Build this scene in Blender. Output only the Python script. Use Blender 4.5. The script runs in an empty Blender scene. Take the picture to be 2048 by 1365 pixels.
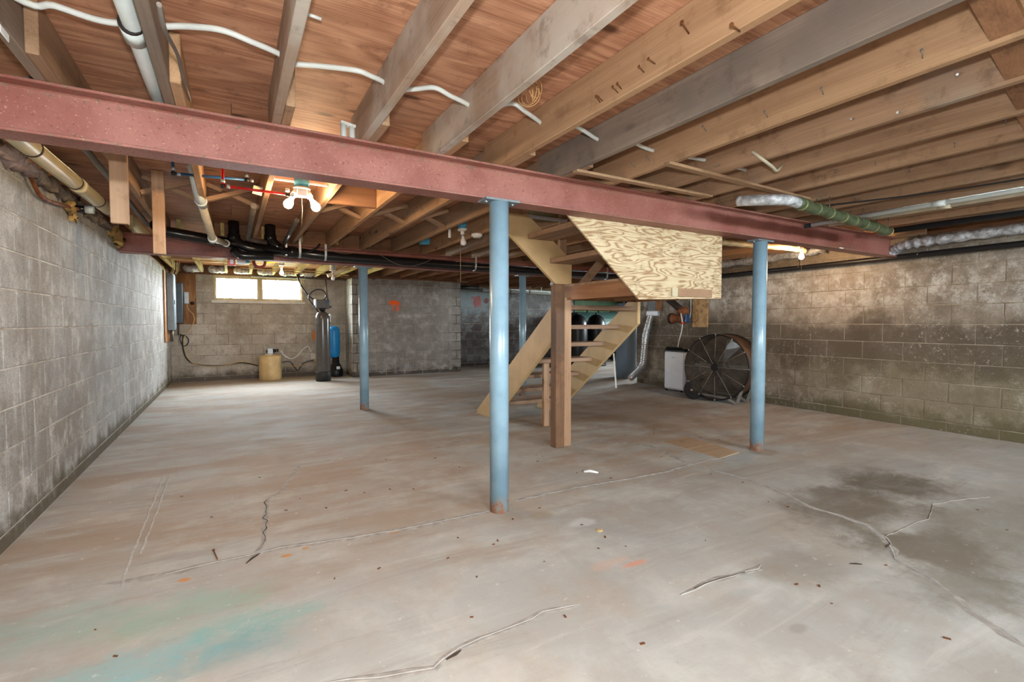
import bpy, math, random
from mathutils import Vector, Matrix

random.seed(11)
scene = bpy.context.scene
col = scene.collection

# ---------------------------------------------------------------- camera
# world: X runs along the steel beams, Y along the joists towards the window wall, Z up; metres
cam_data = bpy.data.cameras.new('camera')
cam_data.sensor_fit = 'HORIZONTAL'
cam_data.sensor_width = 36.0
cam_data.lens = 36.0 * 975.0 / 2048.0
cam_data.clip_start = 0.05
cam_data.clip_end = 200
cam = bpy.data.objects.new('camera', cam_data)
col.objects.link(cam)
fwd = Vector((0.4981, 0.8663, -0.0374)).normalized()
cam.location = (0, 0, 1.13)
cam.rotation_euler = fwd.to_track_quat('-Z', 'Y').to_euler()
scene.camera = cam

# ---------------------------------------------------------------- sky, lights, exposure
world = bpy.data.worlds.new('sky')
scene.world = world
world.use_nodes = True
bg = world.node_tree.nodes['Background']
bg.inputs['Color'].default_value = (0.88, 0.95, 1.0, 1)
bg.inputs['Strength'].default_value = 130.0

scene.view_settings.view_transform = 'Standard'
scene.view_settings.look = 'None'
scene.view_settings.gamma = 1.0
scene.view_settings.use_curve_mapping = False
scene.view_settings.exposure = 0.5

def light(name, kind, loc, energy, color, **kw):
    d = bpy.data.lights.new(name, kind)
    d.energy = energy
    d.color = color
    for k, v in kw.items():
        setattr(d, k, v)
    o = bpy.data.objects.new(name, d)
    col.objects.link(o)
    o.location = loc
    return o

# the photographer's flash, on the camera's hot shoe
light('camera_flash', 'POINT', (0.0, -0.02, 1.31), 118.0, (0.97, 0.99, 1.0), shadow_soft_size=0.035)
# sky light comes in by the windows; those behind the photographer are added for fill
WARM = (1.0, 0.62, 0.28)

# ---------------------------------------------------------------- node helper
class NT:
    def __init__(self, name, rough=0.8, metal=0.0, spec=0.3):
        self.m = bpy.data.materials.new(name)
        self.m.use_nodes = True
        self.t = self.m.node_tree
        self.b = self.t.nodes['Principled BSDF']
        self.b.inputs['Roughness'].default_value = rough
        self.b.inputs['Metallic'].default_value = metal
        self.b.inputs['Specular IOR Level'].default_value = spec
    def n(self, typ, **kw):
        nd = self.t.nodes.new(typ)
        for k, v in kw.items():
            setattr(nd, k, v)
        return nd
    def put(self, sock, v):
        if v is None:
            return
        if isinstance(v, bpy.types.NodeSocket):
            self.t.links.new(v, sock)
        else:
            if isinstance(v, (tuple, list)) and len(v) == 3 and sock.type == 'RGBA':
                v = (*v, 1)
            sock.default_value = v
    def geo(self):
        return self.n('ShaderNodeNewGeometry').outputs['Position']
    def obj(self):
        return self.n('ShaderNodeTexCoord').outputs['Object']
    def rand(self):
        return self.n('ShaderNodeObjectInfo').outputs['Random']
    def vmul(self, v, s, add=None):
        nd = self.n('ShaderNodeVectorMath', operation='MULTIPLY')
        self.put(nd.inputs[0], v)
        self.put(nd.inputs[1], s)
        o = nd.outputs[0]
        if add is not None:
            nd = self.n('ShaderNodeVectorMath', operation='ADD')
            self.put(nd.inputs[0], o)
            self.put(nd.inputs[1], add)
            o = nd.outputs[0]
        return o
    def noise(self, v, scale=5, detail=4, rough=0.55, dist=0.0):
        nd = self.n('ShaderNodeTexNoise')
        self.put(nd.inputs['Vector'], v)
        nd.inputs['Scale'].default_value = scale
        nd.inputs['Detail'].default_value = detail
        nd.inputs['Roughness'].default_value = rough
        nd.inputs['Distortion'].default_value = dist
        return nd.outputs['Fac']
    def voro(self, v, scale=5, feature='F1'):
        nd = self.n('ShaderNodeTexVoronoi', feature=feature)
        self.put(nd.inputs['Vector'], v)
        nd.inputs['Scale'].default_value = scale
        return nd.outputs['Distance']
    def math(self, op, a, b=None, clamp=False):
        nd = self.n('ShaderNodeMath', operation=op)
        nd.use_clamp = clamp
        self.put(nd.inputs[0], a)
        self.put(nd.inputs[1], b)
        return nd.outputs[0]
    def step(self, f, lo, hi, a=0.0, b=1.0):
        nd = self.n('ShaderNodeMapRange', interpolation_type='SMOOTHSTEP')
        self.put(nd.inputs['Value'], f)
        nd.inputs['From Min'].default_value = lo
        nd.inputs['From Max'].default_value = hi
        nd.inputs['To Min'].default_value = a
        nd.inputs['To Max'].default_value = b
        return nd.outputs['Result']
    def mix(self, f, a, b, blend='MIX'):
        nd = self.n('ShaderNodeMix', data_type='RGBA', blend_type=blend)
        self.put(nd.inputs[0], f)
        self.put(nd.inputs[6], a)
        self.put(nd.inputs[7], b)
        return nd.outputs[2]
    def ramp(self, f, stops):
        nd = self.n('ShaderNodeValToRGB')
        el = nd.color_ramp.elements
        while len(el) < len(stops):
            el.new(0.5)
        for e, (p, c) in zip(el, stops):
            e.position = p
            e.color = (*c, 1) if len(c) == 3 else c
        self.put(nd.inputs[0], f)
        return nd.outputs[0]
    def sep(self, v):
        nd = self.n('ShaderNodeSeparateXYZ')
        self.put(nd.inputs[0], v)
        return nd.outputs
    def bump(self, h, strength=0.3, dist=0.01):
        nd = self.n('ShaderNodeBump')
        nd.inputs['Strength'].default_value = strength
        nd.inputs['Distance'].default_value = dist
        self.put(nd.inputs['Height'], h)
        self.put(self.b.inputs['Normal'], nd.outputs[0])
    def ell(self, pos, c, r, wob=None, amt=0.6, lo=0.55, hi=1.15):
        """soft stain of its own outline: 1 inside an ellipse with a ragged rim"""
        d = self.vmul(pos, (1 / r[0], 1 / r[1], 1 / r[2]), (-c[0] / r[0], -c[1] / r[1], -c[2] / r[2]))
        nd = self.n('ShaderNodeVectorMath', operation='LENGTH')
        self.put(nd.inputs[0], d)
        l = nd.outputs['Value']
        if wob is not None:
            l = self.math('ADD', l, self.math('MULTIPLY', self.math('SUBTRACT', wob, 0.5), amt * 2))
        return self.step(l, lo, hi, 1.0, 0.0)
    def done(self, colour=None, rough=None):
        self.put(self.b.inputs['Base Color'], colour)
        self.put(self.b.inputs['Roughness'], rough)
        return self.m

def srgb(r, g, b):
    f = lambda c: (c / 255 / 12.92) if c <= 10.3 else ((c / 255 + 0.055) / 1.055) ** 2.4
    return (f(r), f(g), f(b))

def plain(name, c, rough=0.5, metal=0.0, spec=0.4, var=0.12, scale=14, bump=0.0):
    k = NT(name, rough, metal, spec)
    o = k.obj()
    n = k.noise(o, scale, 5)
    cc = k.mix(k.step(n, 0.3, 0.75), tuple(x * (1 - var) for x in c), tuple(min(1, x * (1 + var)) for x in c))
    if bump:
        k.bump(k.noise(o, scale * 5, 4), bump, 0.004)
    return k.done(cc)

def wood(name, light_c, dark_c, axis=1, ring=5.0, ring_amt=0.55, across=5.5, along=0.45, knots=0.5,
         grey=None, grey_amt=0.0, rough=0.72, var=0.14, fibre=0.35, sharp=0.0, bump=0.25):
    k = NT(name, rough, 0.0, 0.25)
    r = k.rand()
    off = k.n('ShaderNodeCombineXYZ')
    for i, s in enumerate((31.0, 57.0, 13.0)):
        k.put(off.inputs[i], k.math('MULTIPLY', r, s))
    base = k.vmul(k.obj(), (1, 1, 1), off.outputs[0])
    sc = [across] * 3
    sc[axis] = along
    v = k.vmul(base, tuple(sc))
    n1 = k.noise(v, 1.0, 2.5, 0.5, 0.35)
    ringv = k.math('SINE', k.math('MULTIPLY', n1, ring * 6.283))
    ringv = k.math('ADD', k.math('MULTIPLY', ringv, 0.5), 0.5)
    if sharp:
        ringv = k.math('POWER', ringv, 1 + sharp)
    fs = [150.0] * 3
    fs[axis] = 2.5
    fib = k.noise(k.vmul(base, tuple(fs)), 1.0, 3, 0.6)
    f = k.math('ADD', k.math('MULTIPLY', ringv, ring_amt), k.math('MULTIPLY', k.step(fib, 0.3, 0.7), fibre), True)
    c = k.mix(f, light_c, dark_c)
    if knots:
        ks = [4.2] * 3
        ks[axis] = 1.7
        vd = k.voro(k.vmul(base, tuple(ks)), 1.0)
        kn = k.step(vd, 0.05, 0.13, 1.0, 0.0)
        c = k.mix(k.math('MULTIPLY', kn, knots), c, tuple(x * 0.32 for x in dark_c))
    big = k.noise(base, 1.7, 4, 0.6)
    if grey is not None:
        c = k.mix(k.step(big, 0.62 - grey_amt * 0.5, 0.86 - grey_amt * 0.5), c, grey)
    spots = k.noise(base, 9.0, 5, 0.7)
    c = k.mix(k.step(spots, 0.52, 0.72, 0.0, 0.55), c, tuple(x * 0.6 for x in dark_c))
    c = k.mix(k.math('MULTIPLY', r, var * 2.4, True), c, tuple(x * 0.55 for x in light_c))
    if bump:
        k.bump(k.math('ADD', ringv, fib), bump, 0.0025)
    return k.done(c)

# ---------------------------------------------------------------- materials
def block_mat(name, base, pale, dark, efflo, efflo_lo=0.56, streak=0.0, moss=(0.05, 0.045, 0.03), moss_z=0.16, extra=None):
    k = NT(name, 0.92, 0.0, 0.15)
    p = k.geo()
    r = k.rand()
    n1 = k.noise(p, 1.1, 5, 0.6)
    n2 = k.noise(p, 5.0, 6, 0.65)
    grit = k.noise(p, 130.0, 3, 0.7)
    c = k.mix(k.step(n1, 0.33, 0.68), dark, base)
    c = k.mix(k.step(n2, 0.45, 0.7, 0.0, 0.7), c, pale)
    c = k.mix(k.step(k.noise(k.vmul(p, (1, 1, 1), (9, 4, 6)), 8.0, 6, 0.75), 0.5, 0.72, 0.0, 0.55), c, tuple(x * 0.6 for x in dark))
    c = k.mix(k.math('MULTIPLY', r, 0.42), c, tuple(x * 0.62 for x in base))
    if streak:
        sv = k.noise(k.vmul(p, (16, 16, 1.1)), 1.0, 4, 0.7, 0.4)
        sm = k.math('MULTIPLY', k.step(sv, 0.52, 0.72), k.step(k.noise(p, 0.9, 3), 0.4, 0.62))
        c = k.mix(k.math('MULTIPLY', sm, streak), c, pale)
        sv2 = k.noise(k.vmul(p, (11, 11, 0.6), (7, 3, 2)), 1.0, 3, 0.6)
        c = k.mix(k.step(sv2, 0.56, 0.75, 0.0, streak * 0.75), c, tuple(x * 0.55 for x in dark))
    # salts bloomed out of the masonry
    e = k.math('MULTIPLY', k.step(k.noise(p, 2.2, 7, 0.72, 0.6), efflo_lo, efflo_lo + 0.13), k.step(k.noise(p, 40.0, 4, 0.8), 0.42, 0.6))
    c = k.mix(k.math('MULTIPLY', e, 0.8), c, efflo)
    z = k.sep(p)[2]
    mz = k.math('ADD', z, k.math('MULTIPLY', k.math('SUBTRACT', n2, 0.5), 0.35))
    c = k.mix(k.step(mz, moss_z * 0.35, moss_z * 1.25, 0.85, 0.0), c, moss)
    if extra:
        c = extra(k, p, c, n2)
    c = k.mix(k.step(grit, 0.3, 0.66, 0.42, 0.0), c, (0.05, 0.048, 0.042))
    k.bump(k.math('ADD', grit, n2), 0.55, 0.004)
    return k.done(c)

def orange_splat(k, p, c, n2):
    w = k.noise(p, 9.0, 4, 0.7)
    m = k.ell(p, (3.05, 10.4, 1.545), (0.15, 0.9, 0.075), w, 0.55, 0.6, 1.0)
    m2 = k.ell(p, (3.10, 10.4, 1.45), (0.15, 0.9, 0.12), w, 1.0, 0.35, 0.95)
    dr = k.step(k.noise(k.vmul(p, (30, 1, 1.5)), 1.0, 2), 0.45, 0.6)
    f = k.math('MAXIMUM', m, k.math('MULTIPLY', m2, k.math('MULTIPLY', dr, 0.8)))
    return k.mix(f, c, srgb(235, 92, 28))

def red_splat(k, p, c, n2):
    w = k.noise(p, 6.0, 4, 0.7)
    pale = k.ell(p, (5.4, 11.6, 1.75), (0.9, 0.9, 0.42), w, 0.8, 0.4, 1.2)
    c = k.mix(k.math('MULTIPLY', pale, 0.75), c, srgb(150, 166, 168))
    for cc, rr, s in (((5.82, 11.6, 1.72), (0.14, 0.9, 0.11), srgb(120, 24, 34)), ((5.55, 11.6, 1.66), (0.22, 0.9, 0.22), srgb(176, 96, 92)),
                      ((6.05, 11.6, 1.58), (0.13, 0.9, 0.20), srgb(205, 70, 48))):
        c = k.mix(k.math('MULTIPLY', k.ell(p, cc, rr, w, 1.1, 0.4, 0.9), 0.85), c, s)
    return c

def right_stain(k, p, c, n2):
    w = k.noise(p, 2.4, 6, 0.7)
    # a salt-bleached band and the damp green-black courses under it
    z = k.sep(p)[2]
    zz = k.math('ADD', z, k.math('MULTIPLY', k.math('SUBTRACT', w, 0.5), 0.7))
    band = k.math('MULTIPLY', k.step(zz, 1.18, 1.42), k.step(zz, 1.85, 1.6))
    ef = k.step(k.noise(p, 7.0, 6, 0.75), 0.42, 0.66)
    c = k.mix(k.math('MULTIPLY', k.math('MULTIPLY', band, ef), 0.85), c, srgb(206, 200, 190))
    damp = k.math('MULTIPLY', k.step(zz, 1.22, 1.02), k.step(zz, 0.45, 0.7))
    c = k.mix(k.math('MULTIPLY', damp, 0.78), c, srgb(86, 74, 60))
    y = k.sep(p)[1]
    near = k.step(y, 4.6, 2.2)
    green = k.math('MULTIPLY', k.step(zz, 0.85, 0.5), near)
    speck = k.math('MULTIPLY', k.step(k.noise(p, 26.0, 5, 0.8), 0.55, 0.7), k.step(k.noise(p, 1.6, 3), 0.42, 0.6))
    c = k.mix(k.math('MULTIPLY', speck, 0.7), c, srgb(222, 216, 204))
    c = k.mix(k.math('MULTIPLY', green, 0.42), c, srgb(132, 122, 86))
    return c

M = {}
M['block_left'] = block_mat('block_left', srgb(186, 185, 182), srgb(220, 219, 215), srgb(146, 138, 127), srgb(232, 228, 220), 0.60, streak=0.5, moss=srgb(84, 72, 46), moss_z=0.17)
M['block_back'] = block_mat('block_back', srgb(200, 188, 173), srgb(222, 215, 204), srgb(160, 147, 131), srgb(220, 214, 204), 0.66, streak=0.3, moss=srgb(80, 70, 60), moss_z=0.2)
M['block_jog'] = block_mat('block_jog', srgb(164, 156, 148), srgb(196, 190, 183), srgb(128, 119, 110), srgb(216, 212, 205), 0.62, streak=0.2, moss=srgb(70, 60, 54), moss_z=0.12, extra=orange_splat)
M['block_recess'] = block_mat('block_recess', srgb(128, 127, 126), srgb(170, 176, 176), srgb(88, 80, 78), srgb(190, 192, 190), 0.6, streak=0.2, moss=srgb(56, 48, 44), moss_z=0.2, extra=red_splat)
M['block_right'] = block_mat('block_right', srgb(168, 153, 136), srgb(198, 187, 172), srgb(116, 103, 88), srgb(220, 214, 203), 0.57, streak=0.0, moss=srgb(82, 76, 56), moss_z=0.2, extra=right_stain)
M['block_corner_lit'] = block_mat('block_corner_lit', srgb(206, 200, 186), srgb(226, 222, 210), srgb(176, 170, 158), srgb(236, 232, 224), 0.5, streak=0.3, moss=srgb(90, 84, 74), moss_z=0.16)  # paler blocks for the corner's side face, window light put into their colour

def mortar(name, a, b):
    k = NT(name, 0.95, 0, 0.1)
    p = k.geo()
    c = k.mix(k.step(k.noise(p, 3.5, 6, 0.7), 0.35, 0.65), a, b)
    k.bump(k.noise(p, 120, 3), 0.5, 0.003)
    return k.done(c)
M['mortar_left'] = mortar('mortar_left', srgb(150, 138, 122), srgb(200, 197, 190))
M['mortar_back'] = mortar('mortar_back', srgb(120, 108, 96), srgb(178, 168, 154))
M['mortar_right'] = mortar('mortar_right', srgb(124, 110, 92), srgb(168, 155, 137))

# concrete slab
k = NT('concrete_slab', 0.72, 0, 0.3)
p = k.geo()
nl = k.noise(p, 0.55, 5, 0.6)
nm = k.noise(p, 2.3, 7, 0.68, 0.3)
sweep = k.noise(k.vmul(p, (0.9, 5.5, 1)), 1.0, 6, 0.68, 0.6)
sweep2 = k.noise(k.vmul(p, (4.0, 0.8, 1)), 1.0, 5, 0.65, 0.4)
c = k.mix(k.step(nl, 0.38, 0.62), srgb(162, 157, 149), srgb(168, 168, 164))
c = k.mix(k.step(nm, 0.42, 0.72, 0.0, 0.75), c, srgb(190, 189, 182))
c = k.mix(k.step(sweep, 0.5, 0.75, 0.0, 0.6), c, srgb(138, 127, 113))
c = k.mix(k.step(sweep, 0.46, 0.28, 0.0, 0.55), c, srgb(196, 193, 186))
c = k.mix(k.step(sweep2, 0.55, 0.78, 0.0, 0.4), c, srgb(152, 142, 128))
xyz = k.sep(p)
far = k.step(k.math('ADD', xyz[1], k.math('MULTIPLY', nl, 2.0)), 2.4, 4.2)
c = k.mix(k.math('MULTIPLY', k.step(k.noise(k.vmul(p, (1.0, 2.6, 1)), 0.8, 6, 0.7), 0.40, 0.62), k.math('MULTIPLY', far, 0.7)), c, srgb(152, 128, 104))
c = k.mix(k.math('MULTIPLY', k.step(k.noise(k.vmul(p, (1.6, 1.1, 1), (3, 8, 0)), 1.0, 6, 0.7), 0.45, 0.65), 0.4), c, srgb(164, 147, 128))
wob = k.noise(p, 2.6, 6, 0.7)
wob2 = k.noise(p, 7.0, 5, 0.7)
blot = k.noise(k.vmul(p, (4.5, 9.0, 1)), 1.0, 6, 0.75, 0.5)
for cc, rr, s, a in (
        ((-0.24, 2.27, 0), (0.42, 0.17, 1), srgb(140, 168, 152), 0.65),     # washed-out teal paint
        ((0.06, 2.03, 0), (0.30, 0.11, 1), srgb(124, 162, 154), 0.75),
        ((-0.06, 1.90, 0), (0.30, 0.12, 1), srgb(118, 150, 150), 0.8),
        ((-0.36, 1.96, 0), (0.30, 0.14, 1), srgb(126, 170, 172), 0.75),
        ((-0.66, 2.40, 0), (0.28, 0.18, 1), srgb(142, 166, 156), 0.6),
        ((4.00, 1.60, 0), (0.55, 0.36, 1), srgb(100, 88, 72), 0.9),          # damp patches
        ((3.30, 1.52, 0), (0.60, 0.36, 1), srgb(108, 96, 80), 0.85),
        ((3.05, 1.04, 0), (0.42, 0.26, 1), srgb(110, 98, 80), 0.85),
        ((2.75, 0.85, 0), (0.40, 0.22, 1), srgb(118, 108, 92), 0.7),
        ((3.6, 0.9, 0), (0.9, 0.5, 1), srgb(122, 114, 100), 0.6),
        ((2.25, 1.25, 0), (0.25, 0.16, 1), srgb(132, 120, 104), 0.5),
        ((3.2, 0.3, 0), (1.0, 0.4, 1), srgb(126, 118, 104), 0.6),
        ((4.4, 4.6, 0), (1.5, 1.0, 1), srgb(126, 106, 88), 0.6),
        ((0.6, 9.2, 0), (1.5, 0.8, 1), srgb(206, 202, 194), 0.4)):  # last entry: pale pool of window light painted into the slab
    m = k.ell(p, cc, rr, wob, 1.1, 0.35, 1.2)
    c = k.mix(k.math('MULTIPLY', k.math('MULTIPLY', m, k.step(blot, 0.36, 0.60, 0.35 if cc[0] < 0.2 else 0.8, 1.0)), a), c, s)
for cc, rr, s, a in (((-0.20, 2.54, 0), (0.03, 0.022, 1), srgb(196, 124, 48), 0.8), ((0.21, 2.56, 0), (0.03, 0.02, 1), srgb(190, 130, 60), 0.8), ((0.30, 2.60, 0), (0.02, 0.02, 1), srgb(190, 130, 60), 0.7), ((0.74, 2.56, 0), (0.03, 0.02, 1), srgb(178, 126, 64), 0.8),
                     ((1.55, 2.36, 0), (0.10, 0.07, 1), srgb(160, 138, 108), 0.5), ((1.62, 1.66, 0), (0.10, 0.025, 1), srgb(206, 140, 112), 0.7), ((1.50, 1.72, 0), (0.14, 0.04, 1), srgb(190, 160, 142), 0.5),
                     ((1.80, 1.0, 0), (0.05, 0.03, 1), srgb(140, 136, 126), 0.6), ((1.70, 2.16, 0), (0.10, 0.06, 1), srgb(196, 195, 190), 0.7),
                     ((4.03, 2.55, 0), (0.16, 0.12, 1), srgb(140, 122, 100), 0.6)):
    c = k.mix(k.math('MULTIPLY', k.ell(p, cc, rr, wob2, 0.7, 0.5, 1.1), a), c, s)
fine = k.noise(p, 48.0, 5, 0.75)
c = k.mix(k.step(fine, 0.56, 0.8, 0.0, 0.4), c, srgb(120, 108, 92))
c = k.mix(k.step(k.noise(p, 21.0, 4, 0.7), 0.63, 0.72, 0.0, 0.45), c, srgb(214, 210, 202))
k.bump(k.math('ADD', k.math('MULTIPLY', fine, 0.4), nm), 0.2, 0.006)
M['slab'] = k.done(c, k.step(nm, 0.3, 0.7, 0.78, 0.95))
M['crack_fill'] = plain('crack_fill', srgb(174, 170, 163), 0.9, var=0.15, scale=30)
M['crack_stain'] = plain('crack_stain', srgb(156, 150, 142), 0.9, var=0.25, scale=20)
M['crack_dark'] = plain('crack_dark', srgb(58, 48, 40), 0.95)

M['subfloor'] = wood('subfloor', srgb(212, 160, 126), srgb(142, 88, 62), axis=0, ring=8.0, ring_amt=0.42, across=4.2, along=0.8, knots=0.9, fibre=0.45, var=0.10, rough=0.6)
M['joist'] = wood('joist', srgb(176, 142, 112), srgb(122, 90, 66), axis=1, ring=3.5, ring_amt=0.4, knots=0.7, grey=srgb(150, 132, 116), grey_amt=0.2)
M['joist_pale'] = wood('joist_pale', srgb(192, 154, 118), srgb(146, 106, 74), axis=1, ring=3.0, ring_amt=0.4, knots=0.7)
M['joist_grey'] = wood('joist_grey', srgb(156, 138, 122), srgb(104, 88, 76), axis=1, ring=3.0, ring_amt=0.4, knots=0.7, grey=srgb(116, 104, 95), grey_amt=0.35)
M['joist_worn'] = wood('joist_worn', srgb(178, 152, 130), srgb(124, 102, 86), axis=1, ring=3.0, ring_amt=0.4, knots=0.6, grey=srgb(192, 182, 170), grey_amt=0.42)
M['joist_yellow'] = wood('joist_yellow', srgb(222, 202, 140), srgb(178, 146, 86), axis=1, ring=3.0, knots=0.4)
M['brace_x'] = wood('brace_x', srgb(182, 148, 116), srgb(134, 100, 74), axis=0, ring=3, knots=0.4)
M['brace_z'] = wood('brace_z', srgb(190, 154, 122), srgb(146, 110, 82), axis=2, ring=3, knots=0.6)
M['rim'] = wood('rim', srgb(156, 112, 80), srgb(104, 70, 48), axis=1, ring=3, knots=0.5)
M['rim_x'] = wood('rim_x', srgb(150, 108, 78), srgb(100, 68, 46), axis=0, ring=3, knots=0.5)
M['tread'] = wood('tread', srgb(176, 144, 118), srgb(116, 88, 68), axis=0, ring=3, knots=0.4)
M['tread_y'] = wood('tread_y', srgb(168, 136, 110), srgb(118, 90, 70), axis=1, ring=3, knots=0.4)
M['stair_post'] = wood('stair_post', srgb(150, 112, 82), srgb(96, 68, 48), axis=2, ring=4, knots=0.4, grey=srgb(92, 72, 60), grey_amt=0.35)
M['header'] = wood('header', srgb(184, 136, 98), srgb(128, 86, 58), axis=1, ring=4, knots=0.6)
M['stringer'] = plain('stringer', srgb(192, 160, 114), 0.6, var=0.1, scale=5, bump=0.15)
M['fir_plywood'] = wood('fir_plywood', srgb(202, 183, 148), srgb(132, 92, 54), axis=0, ring=13, ring_amt=0.7, across=11.0, along=1.8, knots=0.3, fibre=0.2, sharp=1.6, var=0.0, rough=0.6)
M['cdx'] = wood('cdx', srgb(196, 160, 112), srgb(132, 90, 54), axis=0, ring=9, ring_amt=0.6, across=4, along=1.2, knots=0.4, sharp=0.6)
M['panel_board'] = wood('panel_board', srgb(172, 124, 82), srgb(112, 72, 44), axis=2, ring=6, ring_amt=0.6, across=4, along=0.8, knots=0.4)

# red-oxide steel with scale and rust
k = NT('red_oxide', 0.5, 0.0, 0.4)
p = k.obj()
c = k.mix(k.step(k.noise(p, 2.5, 5), 0.35, 0.65), srgb(138, 80, 70), srgb(160, 104, 94))
c = k.mix(k.step(k.noise(k.vmul(p, (0.5, 6, 6)), 1.2, 5, 0.7), 0.56, 0.72, 0.0, 0.8), c, srgb(122, 78, 58))
sp = k.noise(p, 70.0, 4, 0.75)
band = k.step(k.math('ABSOLUTE', k.math('SUBTRACT', k.sep(p)[2], 0.1)), 0.055, 0.085)
c = k.mix(k.math('MULTIPLY', k.step(sp, 0.5, 0.62), k.math('MULTIPLY', band, 0.9)), c, srgb(124, 104, 88))
c = k.mix(k.step(sp, 0.60, 0.68, 0.0, 0.8), c, srgb(86, 58, 48))
c = k.mix(k.step(k.noise(p, 110, 2, 0.6), 0.64, 0.72, 0.0, 0.6), c, srgb(196, 160, 126))
k.bump(sp, 0.3, 0.003)
M['red_oxide'] = k.done(c, k.step(sp, 0.4, 0.7, 0.42, 0.7))

# blue-grey post paint, rusting at the foot
k = NT('post_paint', 0.3, 0.0, 0.5)
p = k.obj()
z = k.sep(p)[2]
n = k.noise(p, 22, 5, 0.7)
c = k.mix(k.step(k.noise(p, 6, 4), 0.3, 0.7), srgb(122, 150, 166), srgb(140, 168, 182))
c = k.mix(k.step(n, 0.70, 0.76), c, srgb(98, 102, 104))
zz = k.math('ADD', z, k.math('MULTIPLY', k.math('SUBTRACT', k.noise(p, 14, 4, 0.7), 0.5), 0.28))
c = k.mix(k.step(zz, 0.02, 0.10, 0.9, 0.0), c, k.mix(k.step(n, 0.4, 0.6), srgb(176, 104, 52), srgb(150, 148, 138)))
M['post_paint'] = k.done(c, k.step(zz, 0.0, 0.12, 0.8, 0.28))

M['pvc'] = plain('pvc', srgb(214, 222, 220), 0.35, var=0.05)
M['pvc_aged'] = plain('pvc_aged', srgb(196, 186, 164), 0.45, var=0.14, scale=8)
M['pvc_cream'] = plain('pvc_cream', srgb(214, 200, 160), 0.4, var=0.1, scale=6)
M['pvc_ring'] = plain('pvc_ring', srgb(66, 48, 40), 0.5)
M['abs'] = plain('abs', srgb(24, 23, 25), 0.22, spec=0.5)
M['iron_pipe'] = plain('iron_pipe', srgb(30, 27, 26), 0.4, spec=0.4)
M['copper_dull'] = plain('copper_dull', srgb(108, 92, 80), 0.5, 0.3, var=0.25)
M['grey_pipe'] = plain('grey_pipe', srgb(84, 77, 70), 0.55, 0.2, var=0.25)
M['cable_white'] = plain('cable_white', srgb(212, 216, 212), 0.5, var=0.06)
M['cable_grey'] = plain('cable_grey', srgb(110, 102, 94), 0.6)
M['cable_black'] = plain('cable_black', srgb(26, 23, 22), 0.5)
M['cable_tan'] = plain('cable_tan', srgb(196, 164, 112), 0.6)
M['foam_black'] = plain('foam_black', srgb(34, 38, 42), 0.8)
M['tape_band'] = plain('tape_band', srgb(122, 124, 84), 0.35, var=0.2)
M['green_tape'] = plain('green_tape', srgb(76, 86, 60), 0.42, var=0.22, scale=24, bump=0.3)
M['pex_red'] = plain('pex_red', srgb(200, 30, 34), 0.35)
M['pex_blue'] = plain('pex_blue', srgb(40, 92, 140), 0.35)
M['fitting'] = plain('fitting', srgb(58, 54, 52), 0.4, 0.5)
M['clamp_steel'] = plain('clamp_steel', srgb(196, 204, 208), 0.35, 0.6)
M['steel'] = plain('steel', srgb(150, 152, 154), 0.38, 0.8)
M['nail_steel'] = plain('nail_steel', srgb(168, 168, 168), 0.4, 0.7)
M['nail_rust'] = plain('nail_rust', srgb(110, 66, 34), 0.8, 0.2)
M['box_blue'] = plain('box_blue', srgb(70, 150, 178), 0.45)
M['porcelain'] = plain('porcelain', srgb(220, 216, 206), 0.3)
M['white_plastic'] = plain('white_plastic', srgb(226, 226, 224), 0.35, var=0.04)
M['paper'] = plain('paper', srgb(190, 178, 148), 0.9)
M['twine'] = plain('twine', srgb(196, 150, 96), 0.9)
M['red_plastic'] = plain('red_plastic', srgb(190, 52, 44), 0.4)
M['red_coil'] = plain('red_coil', srgb(130, 44, 30), 0.5)
M['panel_grey'] = plain('panel_grey', srgb(118, 128, 134), 0.5, 0.2, var=0.1)
M['panel_dark'] = plain('panel_dark', srgb(70, 78, 84), 0.5, 0.2)
M['box_grey'] = plain('box_grey', srgb(178, 184, 186), 0.4, 0.2)
M['vinyl'] = plain('vinyl', srgb(176, 158, 124), 0.5, var=0.1)
M['sill_white'] = plain('sill_white', srgb(206, 200, 188), 0.6, var=0.1)
M['tank_grey'] = plain('tank_grey', srgb(82, 78, 74), 0.22, spec=0.5, var=0.1)
M['tank_base'] = plain('tank_base', srgb(38, 37, 37), 0.5)
M['valve_head'] = plain('valve_head', srgb(74, 70, 66), 0.4)
M['poly_tan'] = plain('poly_tan', srgb(206, 176, 122), 0.4, var=0.16, scale=5)
M['blue_drum'] = plain('blue_drum', srgb(22, 132, 200), 0.35)
M['black_plastic'] = plain('black_plastic', srgb(20, 20, 21), 0.45)
M['tank_blue_grey'] = plain('tank_blue_grey', srgb(108, 122, 136), 0.28, spec=0.5, var=0.08, scale=4)
M['appliance_white'] = plain('appliance_white', srgb(224, 226, 232), 0.35, var=0.03)
M['gauge_blue'] = plain('gauge_blue', srgb(36, 66, 104), 0.3)
M['fan_drum'] = plain('fan_drum', srgb(88, 62, 44), 0.45, 0.3, var=0.4, scale=6)
M['fan_black'] = plain('fan_black', srgb(30, 27, 26), 0.45, 0.3)
M['fan_wire'] = plain('fan_wire', srgb(98, 88, 76), 0.5, 0.5, var=0.3)
M['fan_blade'] = plain('fan_blade', srgb(74, 62, 52), 0.6, 0.2, var=0.3, scale=6)
M['fan_bright'] = plain('fan_bright', srgb(176, 180, 182), 0.4, 0.5, var=0.2, scale=40)
M['rubber'] = plain('rubber', srgb(32, 29, 27), 0.85)
M['stand_grey'] = plain('stand_grey', srgb(136, 130, 122), 0.5, 0.3)
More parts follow.
